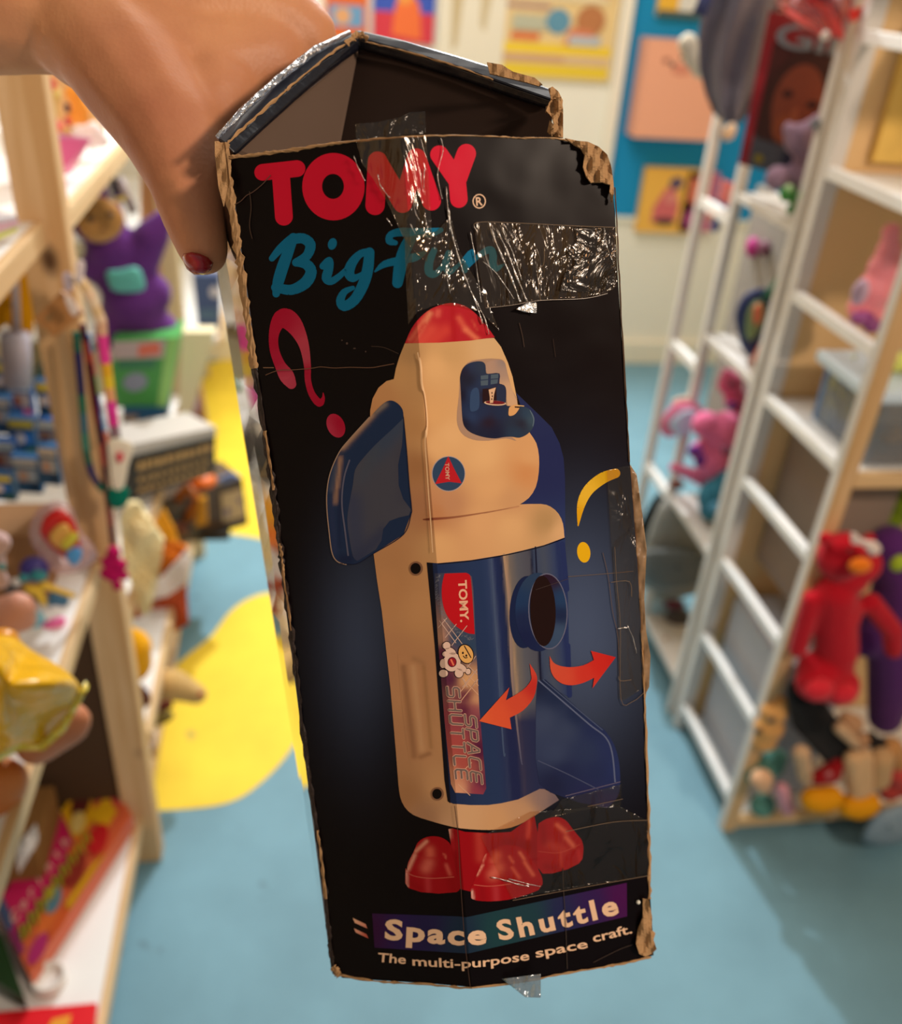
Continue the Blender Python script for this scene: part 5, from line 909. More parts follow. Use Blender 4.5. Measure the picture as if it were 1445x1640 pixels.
# red feet
def foot(cyl, dome, hi):
    base = lin('#a41018')
    pp.poly(cyl, idw([(x, y, h) for x, y, h in hi], 3.2), 3, 5); pp.poly(dome, idw([(x, y, h) for x, y, h in hi], 3.2), 4, 5)
ZBp = lambda items: [(ZB((x, y))[0] + (h,)) for x, y, h in items]
leg_ = ZB((400, 170), (430, 165), (520, 190), (700, 200), (850, 190), (960, 110), (1020, 70), (1045, 200), (1050, 480), (1000, 560), (560, 622), (470, 600))
pp.poly(leg_, soft('#920c14', segs(ZB, (404, 170, 410, 230, 14, '#d89a84', .9), (430, 240, 440, 300, 30, '#a81a22', .7), (620, 200, 630, 380, 34, '#b03a30', .75), (720, 220, 850, 220, 30, '#9c1218', .6), (985, 110, 975, 230, 18, '#c84a42', .8), (1020, 120, 1030, 400, 20, '#8a0a12', .8), (820, 260, 980, 290, 40, '#84080e', .7))), 3, 4)
lf = ZB((90, 450)) + cat(ZB((100, 470), (110, 410), (150, 330), (180, 265), (240, 228), (310, 222), (370, 240), (420, 290), (440, 400), (470, 520)), 3) + ZB((480, 610), (460, 625), (330, 636), (200, 625), (110, 595), (88, 560))
pp.poly(lf, soft('#980e16', segs(ZB, (240, 260, 165, 330, 14, '#cf8a70', .9), (155, 360, 110, 460, 14, '#d09078', .9), (265, 325, 268, 350, 34, '#c85c48', .85), (200, 378, 320, 382, 10, '#a0121a', .8), (255, 420, 240, 450, 42, '#c86050', .85), (370, 350, 380, 375, 7, '#cc6450', .8), (385, 430, 412, 500, 13, '#c85a4c', .8),
    (98, 480, 102, 580, 9, '#d89c88', .95), (130, 560, 200, 600, 24, '#8c0a12', .7), (250, 530, 255, 610, 22, '#b03438', .7), (420, 540, 440, 600, 40, '#86080e', .7))), 4, 3)
rf = cat(ZB((1050, 130), (1110, 95), (1190, 82), (1250, 110), (1290, 160), (1330, 210), (1362, 250), (1375, 310), (1368, 385)), 3) + ZB((1340, 420), (1260, 460), (1150, 490), (1080, 492), (1040, 440), (1040, 250))
pp.poly(rf, soft('#9c1219', segs(ZB, (1185, 140, 1245, 190, 18, '#cf6858', .85), (1250, 230, 1300, 290, 18, '#d06c5c', .85), (1120, 280, 1240, 320, 34, '#b4403a', .6), (1080, 150, 1090, 260, 30, '#860c14', .7), (1210, 340, 1215, 440, 12, '#b84440', .7), (1340, 330, 1350, 400, 14, '#b82c30', .7), (1100, 440, 1180, 450, 30, '#860a12', .7))), 4, 3)
mf = ZB((560, 590)) + cat(ZB((575, 565), (620, 460), (660, 360), (700, 330), (780, 290), (880, 290), (960, 330), (1030, 430), (1075, 520), (1078, 570)), 3) + cat(ZB((1050, 610), (960, 645), (830, 680), (700, 692), (600, 685), (562, 668)), 2)
pp.poly(mf, soft('#9a0e16', segs(ZB, (665, 350, 650, 400, 8, '#cf7864', .85), (645, 430, 605, 500, 9, '#d88a74', .9), (750, 360, 730, 400, 34, '#c85c4a', .85), (700, 425, 820, 428, 9, '#a0141a', .8), (760, 450, 720, 500, 44, '#cc6452', .8), (840, 370, 865, 410, 11, '#c85e50', .8), (860, 450, 910, 520, 13, '#c85a4c', .8), (915, 340, 945, 385, 12, '#d0705c', .85),
    (950, 410, 1010, 500, 14, '#d06a58', .85), (568, 620, 575, 670, 9, '#e0b0a0', .95), (740, 600, 745, 680, 26, '#b0343a', .7), (640, 600, 650, 680, 30, '#860a12', .6), (900, 600, 1050, 570, 24, '#8c0c12', .6))), 5, 3)
pp.stroke(ZB((95, 480), (160, 510), (280, 525), (440, 515)), .6, '#c05a4c', 6); pp.stroke(ZB((585, 572), (700, 582), (850, 565)), .6, '#c05a4c', 6); pp.stroke(ZB((1050, 330), (1200, 340), (1350, 280)), .5, '#b84c44', 6)
# arrows
pp.poly(cat(ZR((585, 1228), (620, 1290), (680, 1322), (780, 1335), (900, 1318), (1000, 1268)), 3) + ZR((972, 1182), (1205, 1242), (988, 1532), (1002, 1435)) + cat(ZR((1002, 1435), (900, 1482), (800, 1504), (710, 1492), (640, 1445), (600, 1380), (586, 1300)), 3)[:-1],
        idw([ZR((600, 1300))[0] + ('#c85038',), ZR((740, 1420))[0] + ('#cc4a34',), ZR((900, 1400))[0] + ('#c83428',), ZR((1050, 1300))[0] + ('#c42820',), ZR((1180, 1245))[0] + ('#be221e',)]), 12, 7)
pp.poly(cat(Z5((832, 642), (838, 690), (838, 720), (800, 765), (722, 812)), 3)[:-1] + Z5((722, 812), (738, 752), (598, 908), (748, 946), (740, 892)) + cat(Z5((740, 892), (800, 860), (850, 800), (866, 730), (862, 690), (832, 642)), 3)[:-1],
        idw([Z5((845, 670))[0] + ('#c44030',), Z5((850, 750))[0] + ('#b82c26',), Z5((780, 820))[0] + ('#c84830',), Z5((680, 880))[0] + ('#d25232',), Z5((620, 905))[0] + ('#d65a34',)]), 12, 7)
# side sticker with lettering
st = Z5((395, 225), (540, 222), (565, 240), (572, 300), (600, 850), (632, 1220), (618, 1248), (490, 1240), (470, 1200), (440, 900), (412, 560), (395, 300))
pp.poly(st, idw([ZL((130, 200))[0] + ('#3a3c50',), ZL((400, 1000))[0] + ('#2a4058',), ZL((600, 1100))[0] + ('#2c405a',), ZL((200, 1000))[0] + ('#a87c64',), ZL((230, 1200))[0] + ('#5a1c3c',), ZL((350, 1540))[0] + ('#4c1838',), ZL((560, 1560))[0] + ('#cf9c6c',),
    ZM((500, 250))[0] + ('#5a1838',), ZM((620, 300))[0] + ('#c8946c',), ZM((600, 400))[0] + ('#8a4450',), ZM((480, 420))[0] + ('#501434',), ZM((300, 560))[0] + ('#8a3c44',), ZM((640, 600))[0] + ('#6a2c48',), ZM((380, 800))[0] + ('#9c4440',), ZM((660, 900))[0] + ('#4c1838',), ZM((450, 1060))[0] + ('#a04840',), ZM((330, 1200))[0] + ('#c08060',), ZM((400, 1380))[0] + ('#cc9270',), ZM((620, 1380))[0] + ('#8a3848',), ZM((690, 1300))[0] + ('#5c2440',)], 3.5), 6, 5)
pp.poly(ZL((262, 150), (540, 140)) + cat(ZL((540, 140), (590, 165), (608, 230)), 3) + ZL((630, 500), (658, 945)) + cat(ZL((658, 945), (560, 930), (430, 855), (330, 755), (265, 640), (228, 480), (228, 300), (262, 150)), 3)[:-1], '#b3141c', 7)
pp.text('TOMY.', [ZL((442, 240))[0], ZL((472, 790))[0]], z_r(ZL, 112), '#dca888', 8, .04)
LW = '#c0a090'
for a, b in (((200, 770), (410, 1060)), ((250, 750), (490, 1070)), ((185, 860), (290, 735)), ((270, 990), (415, 815)), ((355, 1095), (555, 835)), ((545, 1400), (670, 1235)), ((560, 1350), (690, 1475)), ((500, 1530), (560, 1640)), ((500, 1640), (685, 1410)), ((620, 1640), (690, 1540))): pp.stroke(ZL(a, b), [.55, .55], LW, 8, smooth=False)
for a, b in (((430, 200), (540, 70)), ((440, 305), (635, 60)), ((450, 40), (640, 240)), ((520, 10), (640, 130)), ((480, 1130), (560, 1050)), ((400, 1310), (540, 1440))): pp.stroke(ZM(a, b), [.6, .6], '#d0a080', 8, smooth=False)
rnd = random.Random(3)
for i in range(60):
    t = i / 60; x, y = cat(ZL((215, 170), (190, 330), (215, 520), (265, 700), (380, 830), (520, 940), (650, 1010)), 10)[i]; pp.stroke([(x - rnd.uniform(0, 4), y + rnd.uniform(-2, 2)), (x - rnd.uniform(2, 7), y + rnd.uniform(-1, 4))], [.35, .35], '#6c6c74', 8, smooth=False)
# the small white figure on the sticker is a plain generic spaceman
def dots(z, items, h, grow=0, lay=9):
    for it in items: x, y = z((it[0], it[1]))[0]; pp.disc(x, y, z_r(z, it[2] + grow), z_r(z, it[3] + grow), h, lay + .1 * grow / 10, rot=it[4] if len(it) > 4 else 0)
fig = [(360, 1310, 110, 125, .2), (290, 1095, 48, 50), (340, 1165, 75, 40, .5), (280, 1205, 40, 36), (480, 1385, 80, 45, .6), (570, 1435, 34, 38), (450, 1455, 55, 60), (250, 1460, 55, 50), (245, 1330, 38, 60)]
dots(ZL, fig, '#1a0e14', 9, 9); dots(ZL, fig, '#cfae9c', 0, 10)
dots(ZL, [(540, 1205, 92, 122, -.35)], '#1a0e14', 12, 11); dots(ZL, [(540, 1205, 92, 122, -.35)], '#d8a25c', 0, 12)
dots(ZL, [(500, 1190, 12, 16), (545, 1225, 12, 16)], '#1a0e14', 0, 13); pp.stroke(ZL((505, 1230), (530, 1255), (556, 1250)), .7, '#1a0e14', 13); pp.stroke(ZL((520, 1100), (560, 1170), (605, 1250)), .8, '#1a0e14', 13)
dots(ZL, [(360, 1310, 58, 66)], '#2a1018', 0, 13); dots(ZL, [(360, 1310, 50, 58)], '#8c1c28', 0, 14); pp.stroke(ZL((345, 1280), (375, 1345)), [1.4, 1.4], '#d87050', 15, smooth=False)
# SPACE SHUTTLE in block capitals: one stroke font, outlined
LET = {'S': [[(1, 1), (.15, 1), (0, .85), (0, .6), (.15, .5), (.85, .5), (1, .4), (1, .12), (.85, 0), (0, 0)]], 'P': [[(0, 0), (0, 1), (.85, 1), (1, .85), (1, .55), (.85, .42), (0, .42)]],
       'A': [[(0, 0), (.42, 1), (.6, 1), (1, 0)], [(.2, .35), (.8, .35)]], 'C': [[(1, 1), (.15, 1), (0, .85), (0, .15), (.15, 0), (1, 0)]], 'E': [[(1, 1), (.15, 1), (0, .85), (0, .15), (.15, 0), (1, 0)], [(0, .5), (.9, .5)]],
       'H': [[(0, 0), (0, 1)], [(1, 0), (1, 1)], [(0, .5), (1, .5)]], 'U': [[(0, 1), (0, .15), (.15, 0), (.85, 0), (1, .15), (1, 1)]], 'T': [[(0, 1), (1, 1)], [(.5, 1), (.5, 0)]], 'L': [[(0, 1), (0, .15), (.15, 0), (1, 0)]]}
def word(txt, o, along, upv, gap, lay):
    w = (1 - gap * (len(txt) - 1)) / len(txt)
    for rad, h, dl in ((2.3, '#d2a088', 0), (1.55, '#6c5a54', 1)):
        for i, ch in enumerate(txt):
            for ln in LET[ch]:
                q = []
                for x, y in ln:
                    u = i * (w + gap) + x * w; q.append((o[0] + along[0] * u + upv[0] * y, o[1] + along[1] * u + upv[1] * y))
                pp.stroke(q, rad, h, lay + dl, smooth=False)
o1 = ZM((270, 150))[0]; e1 = ZM((375, 1240))[0]; word('SHUTTLE', o1, (e1[0] - o1[0], e1[1] - o1[1]), (18.5, 1.2), .05, 9)
o2 = ZM((478, 478))[0]; e2 = ZM((555, 1270))[0]; word('SPACE', o2, (e2[0] - o2[0], e2[1] - o2[1]), (17.5, 4.0), .06, 11.5)
obj('printed_toy_picture', pp.g, m_print, front, label='printed picture of a white, blue and red toy rocket on feet')

# -- title band and caption
pb = Print()
ban = [(596.3, 1463), (733, 1467.5), (747, 1469), (1004, 1413.8), (1004.6, 1467.5), (750, 1527), (600, 1517.6)]
pb.poly(ban, idw([(600, 1490, '#361038'), (640, 1490, '#2a1a4c'), (680, 1490, '#231c44'), (740, 1500, '#1c2c40'), (800, 1490, '#1e4044'), (850, 1470, '#203c44'), (900, 1470, '#24264c'), (950, 1450, '#321c4e'), (995, 1440, '#48124a')]), 1, 12)
for q in (((565, 1470), (586, 1480), (588.4, 1487), (568.6, 1478)), ((567, 1486.5), (587, 1496), (590.4, 1503), (570, 1493.4))): pb.poly(list(q), idw([(566, 1480, '#e8b890'), (576, 1484, '#d8907a'), (589, 1495, '#b04034')]), 1, 4)
obj('title_band', pb.g, m_print, front, label='purple to green band with two slanted red marks')
pw = Print(); CRM = '#e6bc98'
pw.text('Space', [(616, 1503), (660, 1506.5), (705, 1510.5), (740, 1512.5), (779, 1511)], 32, CRM, 2, .052, 1.16)
pw.text('Shuttle', [(800, 1505), (842, 1498.5), (882, 1490), (935, 1477), (992, 1462.5)], 32, CRM, 2, .046, 1.26)
obj('title_lettering', pw.g, m_print, front, label='bold cream title lettering')
pc = Print()
pc.text('The', [(605, 1540), (650, 1543.5)], 15, CRM, 2, .022); pc.text('multi-purpose', [(661, 1546), (722, 1549.5), (745, 1550), (778, 1547.5), (848, 1537)], 15, CRM, 2, .022)
pc.text('space', [(859, 1533.5), (942, 1517.5)], 15, CRM, 2, .022); pc.text('craft.', [(951, 1509), (1013, 1494)], 15, CRM, 2, .022)
obj('caption_lettering', pc.g, m_print, front, label='thin cream caption lettering')

# -- the other sides of the carton, and the open top
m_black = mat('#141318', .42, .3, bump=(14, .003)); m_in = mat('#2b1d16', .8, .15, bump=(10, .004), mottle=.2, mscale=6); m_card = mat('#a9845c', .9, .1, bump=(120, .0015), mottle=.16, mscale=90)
m_film = mat('#0d0d12', .07, 1.0, bump=(5, .0015), coat=1.0)
m_film.node_tree.nodes['Principled BSDF'].inputs['IOR'].default_value = 2.1; m_film.node_tree.nodes['Principled BSDF'].inputs['Coat IOR'].default_value = 1.8
FLt, FLb = fpt(368, 262), fpt(531, 1556); FRt, FRb = fpt(978, 262), fpt(1047, 1532)
BLt, BLb = S(318, 250, .500), S(527, 1545, .560)
BRt, BRb = S(880, 230, .500), S(935, 1470, .560)
def gridquad(a, b, c, d, n, m_, th, g=None, wob=0.0, seed=1):
    """a-b top edge, d-c bottom edge; n x m cells with a slight warp"""
    g = g or VB(); r = random.Random(seed); nn = (b - a).cross(d - a).normalized(); vs = []
    for j in range(m_ + 1):
        for i in range(n + 1):
            u, v = i / n, j / m_; p = (a * (1 - u) + b * u) * (1 - v) + (d * (1 - u) + c * u) * v
            e = 0 if i in (0, n) or j in (0, m_) else 1
            vs.append(p + nn * (e * wob * (math.sin(v * 9 + seed) + .6 * math.sin(v * 23 + u * 3)) + r.uniform(-1, 1) * wob * .15 * e))
    K = len(vs); W_ = n + 1; fs = []
    for j in range(m_):
        for i in range(n): q = (j * W_ + i, j * W_ + i + 1, (j + 1) * W_ + i + 1, (j + 1) * W_ + i); fs += [q, tuple(K + k for k in q[::-1])]
    vs += [p - nn * th for p in vs]
    bd = [i for i in range(W_)] + [j * W_ + n for j in range(1, m_ + 1)] + [m_ * W_ + i for i in range(n - 1, -1, -1)] + [j * W_ for j in range(m_ - 1, 0, -1)]
    for k in range(len(bd)): a_, b_ = bd[k], bd[(k + 1) % len(bd)]; fs.append((a_, K + a_, K + b_, b_))
    return g.add(vs, fs)
obj('side_panel', gridquad(FLt, BLt, BLb, FLb, 2, 28, .0014, wob=.0007), m_film, carton, smooth=False, label='narrow glossy side panel')
obj('side_panel', gridquad(FRt - nb * .002, BRt, BRb, FRb - nb * .002, 3, 10, -.0014), m_black, carton)
obj('back_panel', gridquad(BLt, BRt, BRb, BLb, 3, 6, -.0014), m_black, carton)
obj('bottom_panel', gridquad(FLb - nb * .003, FRb - nb * .003, BRb, BLb, 3, 3, -.0014), m_black, carton)
# hood: two raised lid panels meeting at a corner
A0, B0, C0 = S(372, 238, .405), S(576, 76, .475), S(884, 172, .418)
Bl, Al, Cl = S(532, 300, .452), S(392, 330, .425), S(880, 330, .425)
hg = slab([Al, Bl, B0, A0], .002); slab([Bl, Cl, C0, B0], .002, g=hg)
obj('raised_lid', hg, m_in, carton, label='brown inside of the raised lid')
def ribbon(pts_a, pts_b, D_a, D_b, g, th=.004):
    """a thick band between two pixel polylines"""
    a = [S(x, y, d) for (x, y), d in zip(pts_a, D_a)]; b = [S(x, y, d) for (x, y), d in zip(pts_b, D_b)]
    f = ROT @ Vector((0, 0, -1)); n = len(a); vs = a + b + [p + f * th for p in a] + [p + f * th for p in b]; fs = []
    for i in range(n - 1): fs += [(i, i + 1, n + i + 1, n + i), (2 * n + i, 3 * n + i, 3 * n + i + 1, 2 * n + i + 1), (i, 2 * n + i, 2 * n + i + 1, i + 1), (n + i, n + i + 1, 3 * n + i + 1, 3 * n + i)]
    fs += [(0, n, 3 * n, 2 * n), (n - 1, 3 * n - 1, 4 * n - 1, 2 * n - 1)]
    return g.add(vs, fs)
inn = [(376, 246), (420, 205), (470, 160), (525, 112), (576, 76), (650, 97), (730, 122), (810, 150), (884, 174)]
mid = [(362, 232), (405, 192), (458, 146), (515, 98), (574, 62), (650, 83), (730, 107), (812, 136), (888, 162)]
out = [(347, 222), (392, 176), (445, 128), (505, 82), (572, 46), (600, 49), (650, 62), (735, 88), (815, 112)]
out = [(347, 222), (392, 176), (445, 128), (505, 82), (574, 47), (650, 64), (735, 89), (815, 114), (893, 146)]
Dm = [.400, .415, .432, .450, .468, .455, .440, .425, .410]; Do = [d + .006 for d in Dm]
g = ribbon(inn, mid, Dm, [d - .002 for d in Dm], VB(), .003)
obj('lid_edge', g, mat('#12131c', .35, .35, bump=(60, .002)), carton, bevel=.0008, label='dark folded lid edge')
g = ribbon(mid, out, [d + .001 for d in Dm], Do, VB(), .004)
obj('lid_edge', g, mat('#141520', .38, .22, bump=(22, .0015)), carton, bevel=.0012, label='scuffed outer lid edge')
# worn brown cardboard: irregular relief strips (the lid's are added after the helper)
def worn(name, line, w, D_off, label=None, seed=1, sub=5, m=None, on=None, jag=.5, relief=.0012, par=None):
    r = random.Random(seed); L = cat([tuple(p) for p in line], sub); g = VB(); vs = []; fs = []
    ww = w if callable(w) else (lambda t: w)
    for i, (x, y) in enumerate(L):
        a = L[max(i - 1, 0)]; b = L[min(i + 1, len(L) - 1)]; dx, dy = b[0] - a[0], b[1] - a[1]; q = math.hypot(dx, dy) or 1; nx, ny = -dy / q, dx / q
        h = ww(i / (len(L) - 1)) / 2
        for k in range(5):
            s_ = (k / 2 - 1) * h * (1 + r.uniform(-jag, jag) * (1 if k in (0, 4) else .2)); X, Y = x + nx * s_, y + ny * s_
            p = on(X, Y) if on else S(X, Y, fdepth(X, Y) - D_off)
            p = p + (EYE - p).normalized() * (relief * (r.uniform(0, 1) + (1 if k in (1, 2, 3) else 0)) )
            vs.append(p)
    K = 5
    for i in range(len(L) - 1):
        for k in range(K - 1): fs.append((i * K + k, i * K + k + 1, (i + 1) * K + k + 1, (i + 1) * K + k))
    return obj(name, g.add(vs, fs), m or m_card, par or carton, label=label)
LE = [(357, 228), (366, 300), (378, 380), (388, 440), (398, 520), (408, 590), (424, 690), (438, 785), (448, 870), (453, 915), (466, 1010), (476, 1090), (492, 1225), (508, 1330), (522, 1440), (528, 1500), (533, 1548), (542, 1565)]
m_edge = vmat('worn_edge_card', .85, .15, bump=(160, .002))
worn('worn_edge', LE[:6], lambda t: 15 - 4 * t, -.0005, 'torn brown cardboard along the front left edge', 3, 9, jag=.5)
worn('worn_edge', LE[5:], lambda t: 9 - 3 * t, -.0005, None, 4, 8, mat('#2c1f19', .6, .3, bump=(140, .003), mottle=.8, mscale=60), jag=.7, relief=.0009)
for i, (a, b, w_) in enumerate(((6, 7, 4), (8, 9, 4), (9, 10, 3), (13, 14, 4), (16, 17, 9))): worn('worn_edge', [LE[a], ((LE[a][0] + LE[b][0]) / 2 + 1, (LE[a][1] + LE[b][1]) / 2), LE[b]], w_, .0003, None, 20 + i, 6, jag=.8)
worn('worn_edge', [(356, 250), (372, 252), (420, 246), (470, 240), (520, 232), (570, 226), (644, 219.5)], lambda t: 8 - 4.5 * t, -.0002, 'frayed brown top edge of the front', 5, 8, jag=.5, relief=.0006)
worn('worn_edge', [(644, 219.5), (720, 217), (800, 219), (830, 221), (880, 221), (922, 227)], 2.6, -.0002, None, 6, 8, jag=.5, relief=.0005)
worn('worn_edge', [(534, 1560), (590, 1570), (640, 1574), (700, 1577.5), (756, 1582), (830, 1573), (900, 1560), (960, 1550), (1000, 1543), (1044, 1533)], 3.6, .0, None, 7, 6, jag=.6, relief=.0005)
worn('worn_edge', [(985, 300), (990, 400), (996, 520), (1004, 660), (1008, 740)], 2.4, .0, None, 8, 8, mat('#4a3424', .5, .4), jag=.6, relief=.0004)
worn('worn_edge', [(1028, 1010), (1033, 1120), (1037, 1250), (1040, 1340), (1041, 1440)], 4.2, .0, None, 9, 10, jag=.8, relief=.0007)
def lump(name, loop, D, th, m, seed=1, label=None, wav=.002, par=None):
    tp = 'tape' in name
    """a torn flap: outline in pixels, thickness, wavy surface"""
    r = random.Random(seed); b = bmesh.new(); bv = [b.verts.new((x, y, 0)) for x, y in loop]
    for t in tessellate_polygon([[Vector((x, y, 0)) for x, y in loop]]): b.faces.new([bv[i] for i in t])
    xs = [p[0] for p in loop]; ys = [p[1] for p in loop]
    for st_, ax, lo, hi in ((4, 0, min(xs), max(xs)), (4, 1, min(ys), max(ys))):
        v = lo + st_
        while v < hi:
            bmesh.ops.bisect_plane(b, geom=b.verts[:] + b.edges[:] + b.faces[:], dist=1e-4, plane_co=(v, v, 0), plane_no=(1, 0, 0) if ax == 0 else (0, 1, 0)); v += st_
    b.verts.index_update(); g = VB(); fs = []
    vs = []
    for v in b.verts:
        x, y = v.co.x, v.co.y; d = (D(x, y) if callable(D) else D)
        vs.append(S(x, y, d - wav * (.5 + .5 * math.sin(x * .28 + seed) * math.cos(y * .11 + x * .09 + seed)) - (0 if tp else r.uniform(0, wav * .12))))
    for f in b.faces:
        i = [v.index for v in f.verts]; k = [b_.co for b_ in f.verts]; a = sum(k[j].x * k[(j + 1) % len(k)].y - k[(j + 1) % len(k)].x * k[j].y for j in range(len(k))); fs.append(i if a < 0 else i[::-1])
    K = len(vs); f_ = ROT @ Vector((0, 0, -1)); be = [(e.verts[0].index, e.verts[1].index) for e in b.edges if len(e.link_faces) == 1]; b.free()
    g.add(vs + [p + f_ * th for p in vs], fs + [tuple(K + j for j in q[::-1]) for q in fs] + [(a, b_, K + b_, K + a) for a, b_ in be])
    return obj(name, g, m, par or carton, label=label, smooth=tp)
fd = lambda x, y: fdepth(min(x, 1040), y) - .0006
lump('torn_corner', Z3((985, 245), (1060, 262), (1130, 268), (1200, 300), (1255, 350), (1280, 420), (1295, 520), (1300, 600), (1285, 660), (1270, 590), (1275, 545), (1225, 528), (1150, 530), (1120, 490), (1100, 430), (1110, 350), (1085, 310), (1040, 285)), fd, .001, m_card, 2, 'torn brown cardboard corner', .004)
lump('torn_corner', Z3((880, 20), (900, -10), (960, -20), (972, 60), (972, 150), (972, 240), (900, 238), (870, 200), (885, 130), (915, 160), (900, 110), (862, 70)), .408, .001, m_card, 5, None, .006)
lump('torn_corner', [(1030, 1440), (1040, 1442), (1045, 1470), (1044, 1490), (1050, 1495), (1047, 1505), (1052, 1520), (1044, 1528), (1034, 1532), (1024, 1528), (1019, 1512), (1022, 1490), (1030, 1470)], fd, .001, m_card, 8, None, .004)
lump('torn_corner', [(358, 232), (350, 226), (344, 226), (344, 245), (350, 300), (358, 330), (364, 300), (362, 262)], .392, .001, m_card, 9, None, .003)
lump('torn_corner', Z(780, 0, 6.283)((0, 625), (150, 650), (260, 720), (480, 780), (560, 850), (520, 865), (400, 830), (280, 800), (150, 770), (30, 740)), .416, .0008, m_card, 11, 'peeled brown paper on the lid edge', .002)
lump('torn_corner', Z(780, 0, 6.283)((620, 890), (660, 870), (720, 920), (765, 1010), (760, 1060), (700, 1131), (590, 1131), (595, 1070), (650, 1050), (640, 960)), .408, .0008, m_card, 12, None, .003)
onlid = lambda x, y: S(x, y, .4005 + .068 * (1 - abs(x - 574) / (214 if x < 574 else 330)) - .0022 + (.010 if x > 574 else 0) * (x - 574) / 314)
worn('worn_lid_edge', [(364, 230), (406, 190), (459, 144)], 5, 0, 'scuffed brown line along the lid edge', 31, 9, on=onlid, jag=.8, relief=.0006)
worn('worn_lid_edge', [(459, 144), (515, 97), (560, 66)], 3.4, 0, None, 32, 9, on=onlid, jag=.9, relief=.0005)
worn('worn_lid_edge', [(555, 70), (566, 60), (575, 56), (590, 62)], 11, 0, None, 33, 6, on=onlid, jag=.6, relief=.0012)
worn('worn_lid_edge', [(585, 67), (650, 82), (730, 106), (790, 128)], 2.6, 0, None, 34, 9, on=onlid, jag=.9, relief=.0004)
obj('lid_edge_highlight', tube([S(x, y, d) for x, y, d in ((349, 219, .399), (392, 174, .416), (446, 126, .435), (505, 80, .453), (560, 52, .468))], [.0011, .0016, .0018, .0020, .0012], n=8), clear_mat('glossy_lid_highlight', '#c8ccd4', .5, .2, (60, .008), .1, '#a8b4c4'), carton, smooth=True, label='added glossy strip for the highlight on the outer left lid edge')  # added strip; its gloss and pale tint stand in for an edge highlight
hg2 = slab([S(400, 330, .4245), S(532, 300, .4515), S(574, 80, .4735), S(378, 238, .4045)], .0005)  # lighter sheet laid over the left inside of the lid
obj('lid_inside_left', hg2, mat('#5c4a3e', .8, .15, bump=(10, .003), mottle=.2, mscale=8), carton, label='lighter grey brown left inside of the lid')
# scuffs and creases in the print
pk = Print()
for pts, r_, h in ((Z1((155, 430), (190, 410), (225, 375), (270, 350), (330, 300), (380, 245)), .7, '#5a4238'), (Z1((245, 350), (255, 450), (245, 570), (262, 650)), .6, '#4a382e'),
                (ZQ((150, 780), (260, 740), (390, 735), (560, 720), (640, 708), (760, 718), (900, 712), (1080, 715), (1180, 700), (1290, 680)), .6, '#6a4c3a'), (ZQ((130, 715), (220, 715)), .8, '#7a5a44'), (ZQ((1090, 525), (1200, 535), (1330, 590)), .4, '#4a3a30'),
                (Z4((535, 330), (548, 400), (552, 480), (568, 560), (578, 680), (572, 780), (580, 900), (590, 1050), (600, 1180), (610, 1330)), 1.0, '#f0c494'),
                (Z4((1040, 180), (1055, 240), (1065, 300)), .4, '#4c3a30'), (Z4((1210, 260), (1222, 350)), .3, '#3c2c24'),
                (Z5((1170, 130), (1195, 240), (1215, 400), (1240, 520), (1245, 700)), .45, '#5c4a40'), (Z5((1010, 240), (1200, 225), (1310, 215)), .45, '#6a5a50'), (Z5((1010, 250), (860, 300)), .3, '#4a3c3a'),
                ([(901, 1390), (902, 1425), (905, 1470), (908, 1550)], .6, '#3e342e'), ([(729, 1290), (735, 1340), (738, 1400), (745, 1500), (754, 1578)], .5, '#5a4238'), ([(950, 1540), (990, 1520), (1012, 1512)], .4, '#4a3c34')):
    pk.stroke(pts, r_, h, 16, k=5)
for x, y in ((0, 0), (12, 8), (30, 13), (-8, -5)): pk.disc(556 + x, 550 + y, rnd.uniform(1, 2.6), rnd.uniform(1, 3), '#54423a', 2)
obj('scuff_marks', pk.g, m_print, front, label='pale creases and scuffs in the print')
# -- clear sticky tape: strips lying on the print, with raised folds
m_tape = clear_mat('clear_sticky_tape', '#f6ece0', .030, .12, (16, .008), .006, '#c8a888', stretch=(3, 3, .5))
m_fold = clear_mat('folded_sticky_tape', '#f6ead8', .62, .28, (90, .004), .05, '#d8b898')
def tape(loop, lift=.0009, wav=.0010, seed=1, D=None, label=None, m=None, th=.00015):
    return lump('sticky_tape', loop, D or (lambda x, y: fdepth(x, y) - lift), th, m or m_tape, seed, label, wav * .1)
tape([(570, 226), (600, 222), (683, 217), (688, 300), (692, 380), (684, 420), (660, 400), (646, 380), (630, 345), (618, 320), (600, 290), (580, 262)], seed=2, wav=.0016, label='crinkled clear tape over the red letters')
lump('sticky_tape', [(569, 198), (600, 196), (640, 188), (655, 180), (681, 178), (682, 214), (640, 218), (570, 224)], lambda x, y: .368, .0002, clear_mat('smeared_tape', '#d2c8bc', .034, .2, (46, .006), .02, '#8c7c68'), 3, 'clear tape end sticking up over the top edge', .001)
tape([(648, 380), (700, 370), (722, 345), (735, 400), (780, 480), (800, 530), (770, 500), (735, 490), (700, 488), (668, 500), (654, 520), (650, 440)], seed=4, wav=.0016)
tape(Z3((415, 785), (700, 795), (1050, 812), (1315, 822), (1318, 1000), (1318, 1200), (1250, 1245), (1100, 1275), (820, 1290), (640, 1320), (470, 1338), (430, 1100), (405, 850)), seed=5, label='clear tape across the upper right edge')
tape(Z3((1040, 815), (1310, 830), (1310, 1190), (1200, 1240), (950, 1230), (980, 1120), (1060, 1050), (1000, 980), (1060, 900)), lift=.0013, wav=.002, seed=6, m=clear_mat('smeared_tape', '#d2c8bc', .034, .2, (46, .006), .02, '#8c7c68'))
